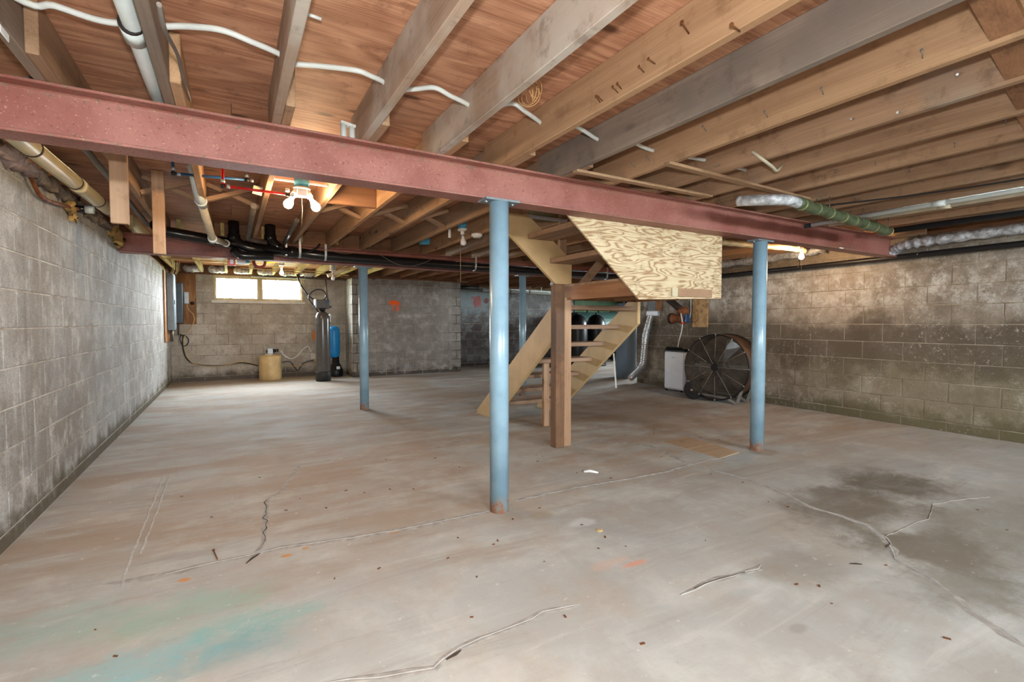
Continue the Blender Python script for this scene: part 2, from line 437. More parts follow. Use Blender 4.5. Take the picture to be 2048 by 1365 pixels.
M['rust_iron'] = plain('rust_iron', srgb(126, 74, 42), 0.75, 0.2, var=0.45, scale=18)
M['rust_dark'] = plain('rust_dark', srgb(52, 40, 32), 0.7, 0.3, var=0.3)
M['oil_tank'] = plain('oil_tank', srgb(52, 80, 74), 0.5, 0.1, var=0.25, scale=4)
M['green_board'] = plain('green_board', srgb(58, 84, 52), 0.7, var=0.2, scale=4)
M['drum_black'] = plain('drum_black', srgb(14, 14, 15), 0.35)
M['fibreglass'] = plain('fibreglass', srgb(120, 106, 92), 0.95, var=0.5, scale=16, bump=0.8)
M['spray_foam'] = plain('spray_foam', srgb(172, 140, 84), 0.85, var=0.35, scale=18, bump=0.5)
M['pink_wool'] = plain('pink_wool', srgb(146, 126, 120), 0.95, var=0.35, scale=14, bump=0.7)
M['drywall_olive'] = plain('drywall_olive', srgb(128, 116, 80), 0.8)
M['white_metal'] = plain('white_metal', srgb(218, 226, 236), 0.35)
M['orange_band'] = plain('orange_band', srgb(206, 120, 50), 0.5)
M['tape_yellow'] = plain('tape_yellow', srgb(226, 172, 40), 0.6)
M['lawn'] = plain('lawn', srgb(112, 118, 84), 0.95, var=0.3, scale=3)
M['paint_white'] = plain('paint_white', srgb(226, 226, 222), 0.7)
M['hatch'] = wood('hatch', srgb(186, 160, 130), srgb(148, 120, 94), axis=0, ring=4, knots=0.2, fibre=0.3)

k = NT('foil', 0.36, 0.5, 0.5)
p = k.obj()
k.bump(k.noise(p, 30, 5, 0.7, 1.2), 0.9, 0.012)
M['foil'] = k.done(k.mix(k.step(k.noise(p, 25, 4), 0.35, 0.65), srgb(176, 178, 182), srgb(236, 238, 242)))
k = NT('flex_duct', 0.32, 0.7, 0.5)
M['flex_duct'] = k.done(k.mix(k.step(k.noise(k.obj(), 18, 4), 0.35, 0.65), srgb(190, 190, 190), srgb(206, 208, 210)))

k = NT('window_glass', 0.02, 0.0, 0.5)
tr, gl, mx = k.n('ShaderNodeBsdfTransparent'), k.n('ShaderNodeBsdfGlossy'), k.n('ShaderNodeMixShader')
tr.inputs[0].default_value = (0.95, 0.97, 0.98, 1)
gl.inputs['Roughness'].default_value = 0.03
mx.inputs[0].default_value = 0.07
k.t.links.new(tr.outputs[0], mx.inputs[1])
k.t.links.new(gl.outputs[0], mx.inputs[2])
k.t.links.new(mx.outputs[0], k.t.nodes['Material Output'].inputs['Surface'])
M['glass'] = k.m
k = NT('bulb_glass', 0.12, 0.0, 0.5)
M['bulb_off'] = k.done(srgb(232, 232, 236))

def emis(name, c, s):
    m = bpy.data.materials.new(name)
    m.use_nodes = True
    b = m.node_tree.nodes['Principled BSDF']
    b.inputs['Base Color'].default_value = (*c, 1)
    b.inputs['Emission Color'].default_value = (*c, 1)
    b.inputs['Emission Strength'].default_value = s
    return m
M['bulb_on'] = emis('bulb_on', (1.0, 0.70, 0.40), 250.0)
M['bulb_on_small'] = emis('bulb_on_small', (1.0, 0.68, 0.38), 520.0)
M['bulb_on_dim'] = emis('bulb_on_dim', (1.0, 0.66, 0.34), 330.0)

# ---------------------------------------------------------------- mesh helpers
class MB:
    def __init__(self):
        self.v, self.f, self.s = [], [], []
    def add(self, vs, fs, smooth=False):
        o = len(self.v)
        self.v += [Vector(p) for p in vs]
        self.f += [tuple(i + o for i in q) for q in fs]
        self.s += [smooth] * len(fs)
        return self
    def box(self, x0, x1, y0, y1, z0, z1):
        vs = [(x, y, z) for z in (z0, z1) for y in (y0, y1) for x in (x0, x1)]
        return self.add(vs, [(0, 2, 3, 1), (4, 5, 7, 6), (0, 1, 5, 4), (2, 6, 7, 3), (0, 4, 6, 2), (1, 3, 7, 5)])
    def bbox(self, x0, x1, y0, y1, z0, z1, c=0.004):
        """box with chamfered edges"""
        X, Y, Z = (x0, x1), (y0, y1), (z0, z1)
        vs, idx = [], {}
        for i in (0, 1):
            for j in (0, 1):
                for l in (0, 1):
                    si, sj, sl = (1 - 2 * i), (1 - 2 * j), (1 - 2 * l)
                    for a in range(3):
                        q = [X[i] + si * c, Y[j] + sj * c, Z[l] + sl * c]
                        q[a] = (X[i], Y[j], Z[l])[a]
                        idx[(i, j, l, a)] = len(vs)
                        vs.append(q)
        fs = []
        sq = [(0, 0), (1, 0), (1, 1), (0, 1)]
        for a in range(3):
            for s in (0, 1):
                q = []
                for u, w in sq:
                    key = [u, w]
                    key.insert(a, s)
                    q.append(idx[(*key, a)])
                fs.append(tuple(q))
        for a in range(3):
            b, d = [(1, 2), (0, 2), (0, 1)][a]
            for u in (0, 1):
                for w in (0, 1):
                    q = []
                    for t, face in ((0, b), (1, b), (1, d), (0, d)):
                        key = [0, 0, 0]
                        key[a], key[b], key[d] = t, u, w
                        q.append(idx[(*key, face)])
                    fs.append(tuple(q))
        for i in (0, 1):
            for j in (0, 1):
                for l in (0, 1):
                    fs.append(tuple(idx[(i, j, l, a)] for a in range(3)))
        return self.add(vs, fs)
    def bar(self, p0, p1, w, h, up=(0, 0, 1)):
        """rectangular bar from p0 to p1; w across, h along up"""
        p0, p1 = Vector(p0), Vector(p1)
        d = (p1 - p0).normalized()
        s = d.cross(Vector(up)).normalized()
        u = s.cross(d).normalized()
        vs = [p + s * a * w / 2 + u * b * h / 2 for p in (p0, p1) for b in (-1, 1) for a in (-1, 1)]
        return self.add(vs, [(0, 2, 3, 1), (4, 5, 7, 6), (0, 1, 5, 4), (2, 6, 7, 3), (0, 4, 6, 2), (1, 3, 7, 5)])
    def prism(self, poly, axis, a0, a1):
        """polygon in the plane across axis (remaining coordinates in xyz order), pushed from a0 to a1"""
        n = len(poly)
        def pt(q, a):
            q = list(q)
            q.insert(axis, a)
            return q
        vs = [pt(q, a0) for q in poly] + [pt(q, a1) for q in poly]
        fs = [tuple(range(n)), tuple(range(2 * n - 1, n - 1, -1))]
        fs += [(i, i + n, (i + 1) % n + n, (i + 1) % n) for i in range(n)]
        return self.add(vs, fs)
    def tube(self, pts, r, n=10, caps=True, closed=False):
        pts = [Vector(q) for q in pts]
        m = len(pts)
        rs = r if isinstance(r, (list, tuple)) else [r] * m
        tans = []
        for i in range(m):
            a = pts[(i - 1) % m] if (i > 0 or closed) else pts[0]
            b = pts[(i + 1) % m] if (i < m - 1 or closed) else pts[-1]
            tans.append((b - a).normalized())
        ref = Vector((0, 0, 1)) if abs(tans[0].z) < 0.9 else Vector((1, 0, 0))
        u = tans[0].cross(ref).normalized()
        vs = []
        for i in range(m):
            if i:
                u = (u - tans[i] * u.dot(tans[i])).normalized()
            w = tans[i].cross(u)
            for j in range(n):
                t = 2 * math.pi * j / n
                vs.append(pts[i] + (u * math.cos(t) + w * math.sin(t)) * rs[i])
        fs = []
        for i in range(m if closed else m - 1):
            for j in range(n):
                a, b = i * n + j, i * n + (j + 1) % n
                c2, d2 = ((i + 1) % m) * n + (j + 1) % n, ((i + 1) % m) * n + j
                fs.append((a, b, c2, d2))
        self.add(vs, fs, True)
        if caps and not closed:
            o = len(self.v) - len(vs)
            self.f += [tuple(o + j for j in range(n - 1, -1, -1)), tuple(o + (m - 1) * n + j for j in range(n))]
            self.s += [False, False]
        return self
    def lathe(self, prof, at=(0, 0, 0), axis=(0, 0, 1), n=20, smooth=True):
        """prof: (radius, height) pairs turned about axis through at"""
        q = Vector((0, 0, 1)).rotation_difference(Vector(axis).normalized())
        at = Vector(at)
        vs = []
        for r, h in prof:
            for j in range(n):
                t = 2 * math.pi * j / n
                vs.append(at + q @ Vector((r * math.cos(t), r * math.sin(t), h)))
        fs = []
        for i in range(len(prof) - 1):
            for j in range(n):
                fs.append((i * n + j, i * n + (j + 1) % n, (i + 1) * n + (j + 1) % n, (i + 1) * n + j))
        fs.append(tuple(range(n - 1, -1, -1)))
        fs.append(tuple((len(prof) - 1) * n + j for j in range(n)))
        self.add(vs, fs[:-2], smooth)
        return self._caps(fs[-2:], len(vs))
    def _caps(self, fs, nv):
        o = len(self.v) - nv
        self.f += [tuple(i + o for i in q) for q in fs]
        self.s += [False] * len(fs)
        return self
    def build(self, name, mat, parent=None, origin=None, bevel=0.0):
        if origin is None:
            xs, ys, zs = zip(*[(p.x, p.y, p.z) for p in self.v])
            origin = Vector(((min(xs) + max(xs)) / 2, (min(ys) + max(ys)) / 2, min(zs)))
        origin = Vector(origin)
        me = bpy.data.meshes.new(name)
        me.from_pydata([p - origin for p in self.v], [], self.f)
        me.polygons.foreach_set('use_smooth', self.s)
        me.materials.append(M[mat] if isinstance(mat, str) else mat)
        me.update()
        return place(name, me, origin, parent, bevel)

WORLD = {}
def place(name, me, origin, parent=None, bevel=0.0):
    o = bpy.data.objects.new(name, me)
    col.objects.link(o)
    origin = Vector(origin)
    WORLD[o.name] = origin
    o.parent = parent
    o.location = origin - (WORLD[parent.name] if parent else Vector())
    if bevel:
        b = o.modifiers.new('bevel', 'BEVEL')
        b.width = bevel
        b.segments = 1
        b.limit_method = 'ANGLE'
    return o

def thing(name, loc, label, cat, group=None):
    o = bpy.data.objects.new(name, None)
    col.objects.link(o)
    o.empty_display_size = 0.05
    o.location = loc
    WORLD[o.name] = Vector(loc)
    return tag(o, label, cat, group)

def tag(o, label, cat, group=None, kind=None):
    o['label'] = label
    o['category'] = cat
    if group:
        o['group'] = group
    if kind:
        o['kind'] = kind
    return o

def struct(o, label=None):
    o['kind'] = 'structure'
    if label:
        o['label'] = label
    return o

def spline(pts, sub=8):
    pts = [Vector(q) for q in pts]
    out = []
    for i in range(len(pts) - 1):
        a, b, c2, d2 = pts[max(i - 1, 0)], pts[i], pts[i + 1], pts[min(i + 2, len(pts) - 1)]
        for s in range(sub):
            t = s / sub
            out.append(0.5 * ((2 * b) + (c2 - a) * t + (2 * a - 5 * b + 4 * c2 - d2) * t * t + (3 * b - a - 3 * c2 + d2) * t ** 3))
    out.append(pts[-1])
    return out

def fillet(pts, rad, sub=5):
    pts = [Vector(q) for q in pts]
    out = [pts[0]]
    for a, b, c2 in zip(pts, pts[1:], pts[2:]):
        u, w = (a - b), (c2 - b)
        r = min(rad, u.length * 0.49, w.length * 0.49)
        p0, p1 = b + u.normalized() * r, b + w.normalized() * r
        for s in range(sub + 1):
            t = s / sub
            out.append(p0 * (1 - t) ** 2 + b * 2 * t * (1 - t) + p1 * t * t)
    out.append(pts[-1])
    return out

def lerp(a, b, t):
    return Vector(a) * (1 - t) + Vector(b) * t

# ================================================================ THE SHELL
COURSE, BLOCK = 0.2032, 0.4064
floor = struct(MB().box(-1.3, 11.2, -3.3, 11.9, -0.12, 0.0).build('floor', 'slab', origin=(0, 0, 0)))

# yard outside, at the window sills
yard = MB()
for q in ((-12, -1.22, -12, 20), (11.12, 22, -12, 20), (-1.22, 11.12, 11.75, 20), (-1.22, 11.12, -12, -3.22)):
    yard.box(q[0], q[1], q[2], q[3], 1.1, 1.40)
yard.box(-1.22, 2.0, 11.32, 11.75, 1.1, 1.48)
struct(yard.build('ground', 'lawn'))

BLOCKS = {}
def block_mesh(w, h, mat):
    key = (round(w, 3), round(h, 3), mat)
    if key not in BLOCKS:
        j, c = 0.0045, 0.004
        x0, x1, z0, z1 = j, w - j, j, h - j
        vs = [(x0, 0.02, z0), (x1, 0.02, z0), (x1, 0.02, z1), (x0, 0.02, z1),
              (x0, -0.002, z0), (x1, -0.002, z0), (x1, -0.002, z1), (x0, -0.002, z1),
              (x0 + c, -0.005, z0 + c), (x1 - c, -0.005, z0 + c), (x1 - c, -0.005, z1 - c), (x0 + c, -0.005, z1 - c)]
        fs = [(8, 9, 10, 11)]
        for i in range(4):
            k2 = (i + 1) % 4
            fs += [(i, k2, k2 + 4, i + 4), (i + 4, k2 + 4, k2 + 8, i + 8)]
        me = bpy.data.meshes.new('concrete_block')
        me.from_pydata(vs, [], fs)
        me.materials.append(M[mat])
        BLOCKS[key] = me
    return BLOCKS[key]

def wall(name, p0, p1, n, top, mat, mor, zoff=0.09, phase=0.0, thick=0.2, s_parts=None, holes=(), blocks=True, label=None):
    """block wall; s runs from p0 to p1 (the observer faces it with s to the right), n points into the room"""
    p0, p1, n = Vector((*p0, 0)), Vector((*p1, 0)), Vector((*n, 0)).normalized()
    d = (p1 - p0).normalized()
    L = (p1 - p0).length
    rot = math.atan2(d.y, d.x)
    b = MB()
    def slab(s0, s1, z0, z1):
        vs = [p0 + d * s - n * t + Vector((0, 0, z)) for z in (z0, z1) for t in (0, thick) for s in (s0, s1)]
        b.add(vs, [(0, 2, 3, 1), (4, 5, 7, 6), (0, 1, 5, 4), (2, 6, 7, 3), (0, 4, 6, 2), (1, 3, 7, 5)])
    if holes:
        s = 0
        for (h0, h1, z0, z1) in holes:
            slab(s, h0, 0, top)
            slab(h0, h1, 0, z0)
            if z1 < top:
                slab(h0, h1, z1, top)
            s = h1
        slab(s, L, 0, top)
    else:
        slab(0, L, 0, top)
    w = struct(b.build(name, mor), label)
    if not blocks:
        return w
    rest = MB()
    zs = [0.0] + [zoff + COURSE * i for i in range(12) if zoff + COURSE * i < top - 0.03] + [top]
    for ci, (z0, z1) in enumerate(zip(zs, zs[1:])):
        s = -BLOCK + ((ci % 2) * 0.5 + phase) % 1.0 * BLOCK
        while s < L:
            a, e = max(s, 0), min(s + BLOCK, L)
            s += BLOCK
            if e - a < 0.03:
                continue
            spans = [(a, e)]
            for (h0, h1, hz0, hz1) in holes:
                if z1 > hz0 + 0.02 and z0 < hz1 - 0.02:
                    spans = [q for (u, v) in spans for q in ((u, min(v, h0)), (max(u, h1), v)) if q[1] - q[0] > 0.03]
            for (u, v) in spans:
                me = block_mesh(v - u, z1 - z0, mat)
                loc = p0 + d * u + Vector((0, 0, z0))
                if s_parts and not (s_parts[0] <= (u + v) / 2 <= s_parts[1]):
                    q = Matrix.Translation(loc) @ Matrix.Rotation(rot, 4, 'Z')
                    rest.add([q @ x.co for x in me.vertices], [tuple(f.vertices) for f in me.polygons])
                    continue
                o = place('concrete_block', me, loc, w)
                o.rotation_euler = (0, 0, rot)
    if rest.v:
        r = rest.build('concrete_blocks', mat, w)
        r['kind'] = 'stuff'
    return w

TOP = 2.06
wall('wall_left', (-0.993, -3.0), (-0.993, 11.1), (1, 0), TOP, 'block_left', 'mortar_left', 0.083, 0.15, s_parts=(4.0, 14.2))
wall('wall_back', (-0.993, 11.1), (2.17, 11.1), (0, -1), TOP, 'block_back', 'mortar_back', 0.09, 0.3, holes=[(0.70, 2.31, 1.565, 2.06)])
wall('wall_corner', (2.17, 11.1), (2.17, 10.38), (-1, 0), TOP, 'block_corner_lit', 'mortar_left', 0.09, 0.0)
wall('wall_middle', (2.17, 10.38), (4.6, 10.38), (0, -1), TOP, 'block_jog', 'mortar_back', 0.09, 0.7)
wall('wall_return', (4.6, 10.38), (4.6, 11.5), (1, 0), TOP, 'block_jog', 'mortar_back', blocks=False)
wall('wall_recess', (4.6, 11.5), (10.9, 11.5), (0, -1), TOP, 'block_recess', 'mortar_back', 0.09, 0.2)
wall('wall_far', (10.9, 11.5), (10.9, 6.75), (-1, 0), TOP, 'block_recess', 'mortar_back', 0.09, 0.2, holes=[(2.1, 3.9, 1.45, 2.0)])
wall('wall_alcove', (10.9, 6.75), (6.59, 6.75), (0, 1), TOP, 'block_right', 'mortar_right', blocks=False)
wall('wall_right', (6.59, 6.75), (6.20, -3.0), (-1, 0.04), TOP, 'block_right', 'mortar_right', 0.099, 0.45, s_parts=(0, 7.6))
wall('wall_front', (6.5, -3.0), (-1.2, -3.0), (0, 1), TOP, 'block_left', 'mortar_left', 0.09, blocks=False, holes=[(1.2, 3.0, 1.5, 2.0), (5.1, 6.9, 1.5, 2.0)])

# sill plates and rim boards on the wall tops
def board(name, a, b, w, h, mat, parent=None):
    return MB().bar(a, b, w, h).build(name, mat, parent)
RIM = 2.29
for i, (a, b, m) in enumerate((((-1.07, -3, 0), (-1.07, 11.1, 0), 'rim'), ((-0.993, 11.18, 0), (2.17, 11.18, 0), 'rim_x'), ((2.17, 10.46, 0), (4.6, 10.46, 0), 'rim_x'),
                               ((4.6, 11.58, 0), (10.9, 11.58, 0), 'rim_x'), ((6.27, -3, 0), (6.66, 6.75, 0), 'rim'), ((-1.0, -3.1, 0), (6.2, -3.1, 0), 'rim_x'),
                               ((10.98, 11.5, 0), (10.98, 6.75, 0), 'rim'), ((6.6, 6.67, 0), (10.9, 6.67, 0), 'rim_x'), ((4.5, 10.4, 0), (4.5, 11.5, 0), 'rim'), ((2.25, 10.4, 0), (2.25, 11.1, 0), 'rim'))):
    ext = (Vector(b) - Vector(a)).normalized() * 0.2
    a, b = Vector(a) - ext, Vector(b) + ext
    t = MB().bar(Vector(a) + Vector((0, 0, TOP + 0.019)), Vector(b) + Vector((0, 0, TOP + 0.019)), 0.15, 0.038)
    o = struct(t.build('trim_%d' % (i + 1), m))
    off = Vector((0, 0, TOP + 0.038 + 0.075))
    MB().bar(Vector(a) + off, Vector(b) + off, 0.05, 0.15).build('rim_board', m, o)

# subfloor: plywood sheets over the joists
CEIL = 2.245
ceiling = struct(MB().box(-1.2, 11.1, -3.2, 11.3, CEIL + 0.018, CEIL + 0.06).box(4.4, 11.1, 11.3, 11.7, CEIL + 0.018, CEIL + 0.06).build('ceiling', 'subfloor'))
SHEETS = {}
yi = 0
y = -3.2
while y < 11.6:
    ylen = 1.217 if y + 1.22 < 11.3 else (11.3 - y if y < 11.0 else 11.7 - y)
    x = -1.2 - (yi % 2) * 1.22
    x0 = -1.2 if y < 11.0 else 4.4
    while x < 11.1:
        a, b2 = max(x, x0), min(x + 2.44, 11.1)
        if b2 - a > 0.1:
            key = (round(b2 - a, 3), round(ylen, 3))
            if key not in SHEETS:
                m = MB().box(-key[0] / 2 + 0.0015, key[0] / 2 - 0.0015, -key[1] / 2, key[1] / 2, 0, 0.018)
                me = bpy.data.meshes.new('plywood_sheet')
                me.from_pydata([tuple(q) for q in m.v], [], m.f)
                me.materials.append(M['subfloor'])
                SHEETS[key] = me
            place('plywood_sheet', SHEETS[key], ((a + b2) / 2, y + ylen / 2, CEIL), ceiling)
        x += 2.44
    y += ylen + 0.003
    yi += 1

# ================================================================ STEEL BEAMS AND POSTS
def ibeam(name, x0, x1, yc, z0, h=0.205, fw=0.133, tf=0.012, tw=0.008):
    b, t = fw / 2, tw / 2
    poly = [(-b, 0), (b, 0), (b, tf), (t + 0.008, tf + 0.002), (t, tf + 0.01), (t, h - tf - 0.01), (t + 0.008, h - tf - 0.002), (b, h - tf), (b, h), (-b, h), (-b, h - tf),
            (-t - 0.008, h - tf - 0.002), (-t, h - tf - 0.01), (-t, tf + 0.01), (-t - 0.008, tf + 0.002), (-b, tf)]
    return MB().prism([(yc + p, z0 + q) for p, q in poly], 0, x0, x1).build(name, 'red_oxide', bevel=0.002)

BEAM_Z, BEAM_H = 1.848, 0.205
JOIST_Z = BEAM_Z + BEAM_H
b1 = tag(ibeam('steel_beam', -1.15, 6.28, 2.60, BEAM_Z), 'long red steel I-beam with rust-speckled paint, resting against the plywood stair panel', 'beam', 'red steel beams')
tag(ibeam('steel_beam', -1.05, 10.9, 6.42, BEAM_Z + 0.008), 'red steel I-beam with the fat black drain pipe running along its side', 'beam', 'red steel beams')

sk = [(5.142, 2.532, 1.852)][0]
MB().box(sk[0] - 0.035, sk[0] + 0.035, 2.531, 2.5335, BEAM_Z + 0.0015, BEAM_Z + 0.0115).build('sticker', 'paint_white', b1)

def post(x, y, top, label, r=0.057):
    t = thing('steel_post', (x, y, 0), label, 'post', 'blue-grey steel posts')
    MB().lathe([(r, 0), (r, top - 0.012)], (x, y, 0), n=32).build('pipe_shaft', 'post_paint', t)
    p = MB().box(x - 0.11, x + 0.11, y - 0.055, y + 0.055, top - 0.012, top)
    pl = p.build('top_plate', 'panel_grey', t)
    for sx in (-1, 1):
        MB().lathe([(0.011, -0.008), (0.011, 0)], (x + sx * 0.088, y, top - 0.012), n=6, smooth=False).build('bolt', 'steel', pl)
    return t
post(1.378, 2.55, BEAM_Z, 'blue-grey steel post with rusty foot standing alone on the cracked slab')
post(4.026, 2.64, BEAM_Z, 'blue-grey steel post with orange rust foot, in front of the drum fan')
post(1.489, 6.46, BEAM_Z + 0.008, 'blue-grey steel post in front of the block wall with orange paint splat')
post(3.885, 6.43, BEAM_Z + 0.008, 'blue-grey steel post in front of the wall with dark red paint blotches', 0.052)

# ================================================================ FLOOR JOISTS
JH = CEIL - JOIST_Z
XR = lambda k: -0.19 + 0.4064 * k
def joist(x1, y0, y1, z0, mat, label, group, w=0.038, z1=CEIL):
    o = MB().bbox(x1 - w, x1, y0, y1, z0, z1 - 0.0005, 0.003).build('floor_joist', mat)
    return tag(o, label, 'joist', group)
G1, G2, G3 = 'floor joists over the rust-speckled beam', 'floor joists between the two steel beams', 'yellow floor joists over the window wall'
front_mat = {-1: 'joist_grey', 0: 'joist_grey', 1: 'joist_worn', 2: 'joist_worn', 3: 'joist_worn', 4: 'joist_pale', 5: 'joist_grey', 6: 'joist_pale', 7: 'joist', 8: 'joist', 9: 'joist', 10: 'joist', 11: 'joist', 12: 'joist'}
front_lab = {-1: 'grey weathered floor joist with a pale chipped spot, beside the left block wall', 0: 'grey-brown floor joist with the white plastic pipe along its side',
             1: 'narrow-looking pale floor joist with grey cable through it, behind it two short white pipe stubs', 2: 'brown floor joist pierced by white cable, short white pipe stubs beside it',
             3: 'chalky grey-white floor joist pierced by white cable, with round knots', 4: 'pale orange floor joist full of bent nails below the hanging twine',
             5: 'dark grey-stained floor joist between two pale orange ones', 6: 'orange-brown floor joist over the short wooden strip, bright nails in its side', 7: 'orange-brown floor joist with a pale wire looping below it',
             8: 'brown floor joist between the looping pale wire and the silver pipe elbow', 9: 'brown floor joist above the silver elbow of the green-taped pipe',
             10: 'brown floor joist between the silver pipe elbow and the thin black cable', 11: 'brown floor joist beside the thin black cable under the ceiling', 12: 'brown floor joist right above the two white pipes',
             13: 'brown floor joist between the white pipes and the black foam-covered pipe', 14: 'brown floor joist above the black foam-covered pipe', 15: 'brown floor joist next to the foil-wrapped pipe at the right wall'}
JF = {}
for kk in range(-1, 16):
    JF[kk] = joist(XR(kk), -3.0, 2.78, JOIST_Z, front_mat.get(kk, 'joist'), front_lab.get(kk, 'brown floor joist above the green-taped pipe and the white pipes'), G1)  # noqa
JM = {}
mid_lab = {-1: 'brown joist behind the wide hanging plank', 0: 'brown joist beside the white waste pipe between the steel beams', 1: 'orange-lit joist between the red water line and the twin lamp',
           2: 'orange-lit joist between the twin lamp and the solid wooden block', 3: 'brown joist at the far end of the solid wooden block', 4: 'brown joist above the unlit bulb and white sensor', 5: 'brown joist next to the smoke detector and turquoise box'}
for kk in range(-1, 26):
    y0 = 2.30
    if kk in (6, 7, 8):
        y0 = 3.72
    JM[kk] = joist(XR(kk) + 0.039, y0, 6.52, JOIST_Z, 'joist' if kk % 3 else 'joist_pale', mid_lab.get(kk, 'brown floor joist spanning between the two red steel beams'), G2)
for kk in range(-1, 26):
    x = -0.05 + 0.4064 * (kk - 1)
    yend = 11.1 if x < 2.0 else (10.4 if x < 4.6 else 11.5)
    joist(x, 6.36, yend, 2.10, 'joist_yellow' if x < 2.4 else 'rim', 'yellow floor joist above the small windows' if x < 2.4 else 'dark brown floor joist over the recess behind the stairs', G3 if x < 2.4 else 'dark joists behind the stairs')

ch = [(-0.595, 2.127, 2.029)][0]
MB().bbox(-0.597, -0.593, ch[1] - 0.035, ch[1] + 0.035, ch[2] - 0.012, ch[2] + 0.012, 0.0015).build('chipped_spot', 'paint_white', JF[-1])
# nails driven into the joist sides
def nail(par, p, d, L=0.05, r=0.0022, rust=False):
    p = Vector(p)
    d = Vector(d).normalized()
    m = MB().tube([p - d * -0.0, p + d * L], r, 6)
    m.lathe([(r * 2.4, 0), (r * 2.4, 0.002)], p + d * L, d, 8)
    return m.build('nail', 'nail_rust' if rust else 'nail_steel', par)
for q in [(1.397, 1.196, 2.135), (1.397, 1.352, 2.102), (1.397, 1.408, 2.095), (1.397, 1.534, 2.084), (1.397, 1.554, 2.076), (1.397, 1.651, 2.081), (1.397, 1.667, 2.081), (1.397, 0.998, 2.043)]:
    nail(JF[4], q, (-1, random.uniform(-0.5, -0.1), random.uniform(-0.1, 0.5)), 0.06 if q[1] < 1.3 else 0.04, 0.003 if q[1] < 1.3 else 0.0022, True)
for q in [(2.210, 0.830, 2.097), (2.210, 1.175, 2.105), (2.210, 1.426, 2.099), (2.210, 1.771, 2.152), (2.210, 2.297, 2.104), (2.210, 2.171, 2.108)]:
    nail(JF[6], q, (-1, -0.3, 0.35), 0.045)
for q in [(2.617, 0.857, 2.151), (2.617, 1.247, 2.112), (2.617, 1.991, 2.099), (2.617, 1.060, 2.074)]:
    nail(JF[7], q, (-1, -0.2, -0.3), 0.05)
for kk in (9, 10, 11):
    for i in range(6):
        nail(JF[kk], (XR(kk) - 0.038, 0.6 + i * 0.3 + random.uniform(-0.1, 0.1), JOIST_Z + random.uniform(0.03, 0.12)), (-1, -0.3, 0.3), 0.04)

# diagonal bridging and solid blocking between joists
GB = 'wooden bridging between the joists'
def bridge(x0, x1, y, w, flip, label, t=0.02, mat='brace_x'):
    za, zb = (JOIST_Z + 0.025, CEIL - 0.03) if flip else (CEIL - 0.03, JOIST_Z + 0.025)
    m = MB().bar((x0, y, za), (x1, y, zb), w, t, up=(0, 0, 1))
    return tag(m.build('bridging_brace', mat), label, 'brace', GB)
for kk in range(5, 10):
    yb = 0.60 + 0.10 * (kk - 5) * 0.7
    bridge(XR(kk) + 0.001, XR(kk + 1) - 0.039, yb, 0.09, False, 'wide diagonal wooden brace between orange-brown joists, far from the steel beams', 0.025, 'rim_x')
for kk in (-1, 0, 1, 2, 3, 4):
    if kk in (1,):
        continue
    for fl in (0, 1):
        bridge(XR(kk) + 0.041, XR(kk + 1) - 0.001, 4.55 - fl * 0.09, 0.05, fl, 'thin diagonal wooden brace crossing its twin between joists behind the red beam', 0.03)
bl = MB().bbox(XR(2) + 0.041, XR(3) - 0.001, 3.98, 4.018, JOIST_Z, CEIL - 0.001, 0.003)
tag(bl.build('solid_blocking', 'rim_x'), 'solid wooden block nailed between joists to the right of the double-bulb lamp', 'blocking')
for kk in range(0, 22):
    if kk in (6, 7, 8):
        continue
    m = MB().bbox(XR(kk) + 0.041, XR(kk + 1) - 0.001, 6.40, 6.437, JOIST_Z + 0.01, CEIL - 0.001, 0.003)
    tag(m.build('solid_blocking', 'rim_x'), 'solid wooden block between joists on top of the beam with the black pipe', 'blocking', 'blocking on the drain-pipe beam')

# furring strips nailed under the joists
for pts, lab in (([(1.811, 2.388, 2.045), (3.020, 2.376, 2.045)], 'short thin wooden strip nailed under the joists beside the rust-speckled beam'), ([(2.177, 2.011, 2.040), (3.714, 2.070, 2.040)], 'long wooden strip nailed under the joists up to the silver-wrapped pipe elbow')):
    a, b2 = (Vector(q) for q in pts)
    tag(MB().bar((a.x, a.y, JOIST_Z - 0.009), (b2.x, b2.y, JOIST_Z - 0.009), 0.045, 0.016).build('furring_strip', 'brace_x'), lab, 'strip', 'furring strips')

# planks hanging from joists behind the beam
def plank(x, y, z0, z1, w, lab):
    m = MB().bbox(x - w / 2, x + w / 2, y, y + 0.038, z0, z1, 0.003)
    tag(m.build('hanging_plank', 'brace_z'), lab, 'plank', 'short planks hanging from the joists')
plank(-0.49, 3.2, 1.642, 2.24, 0.075, 'wide short plank hanging down beside the cream pipe and left block wall')
plank(-0.448, 4.4, 1.635, 2.24, 0.075, 'split narrow plank hanging in front of the black drain pipe elbow')

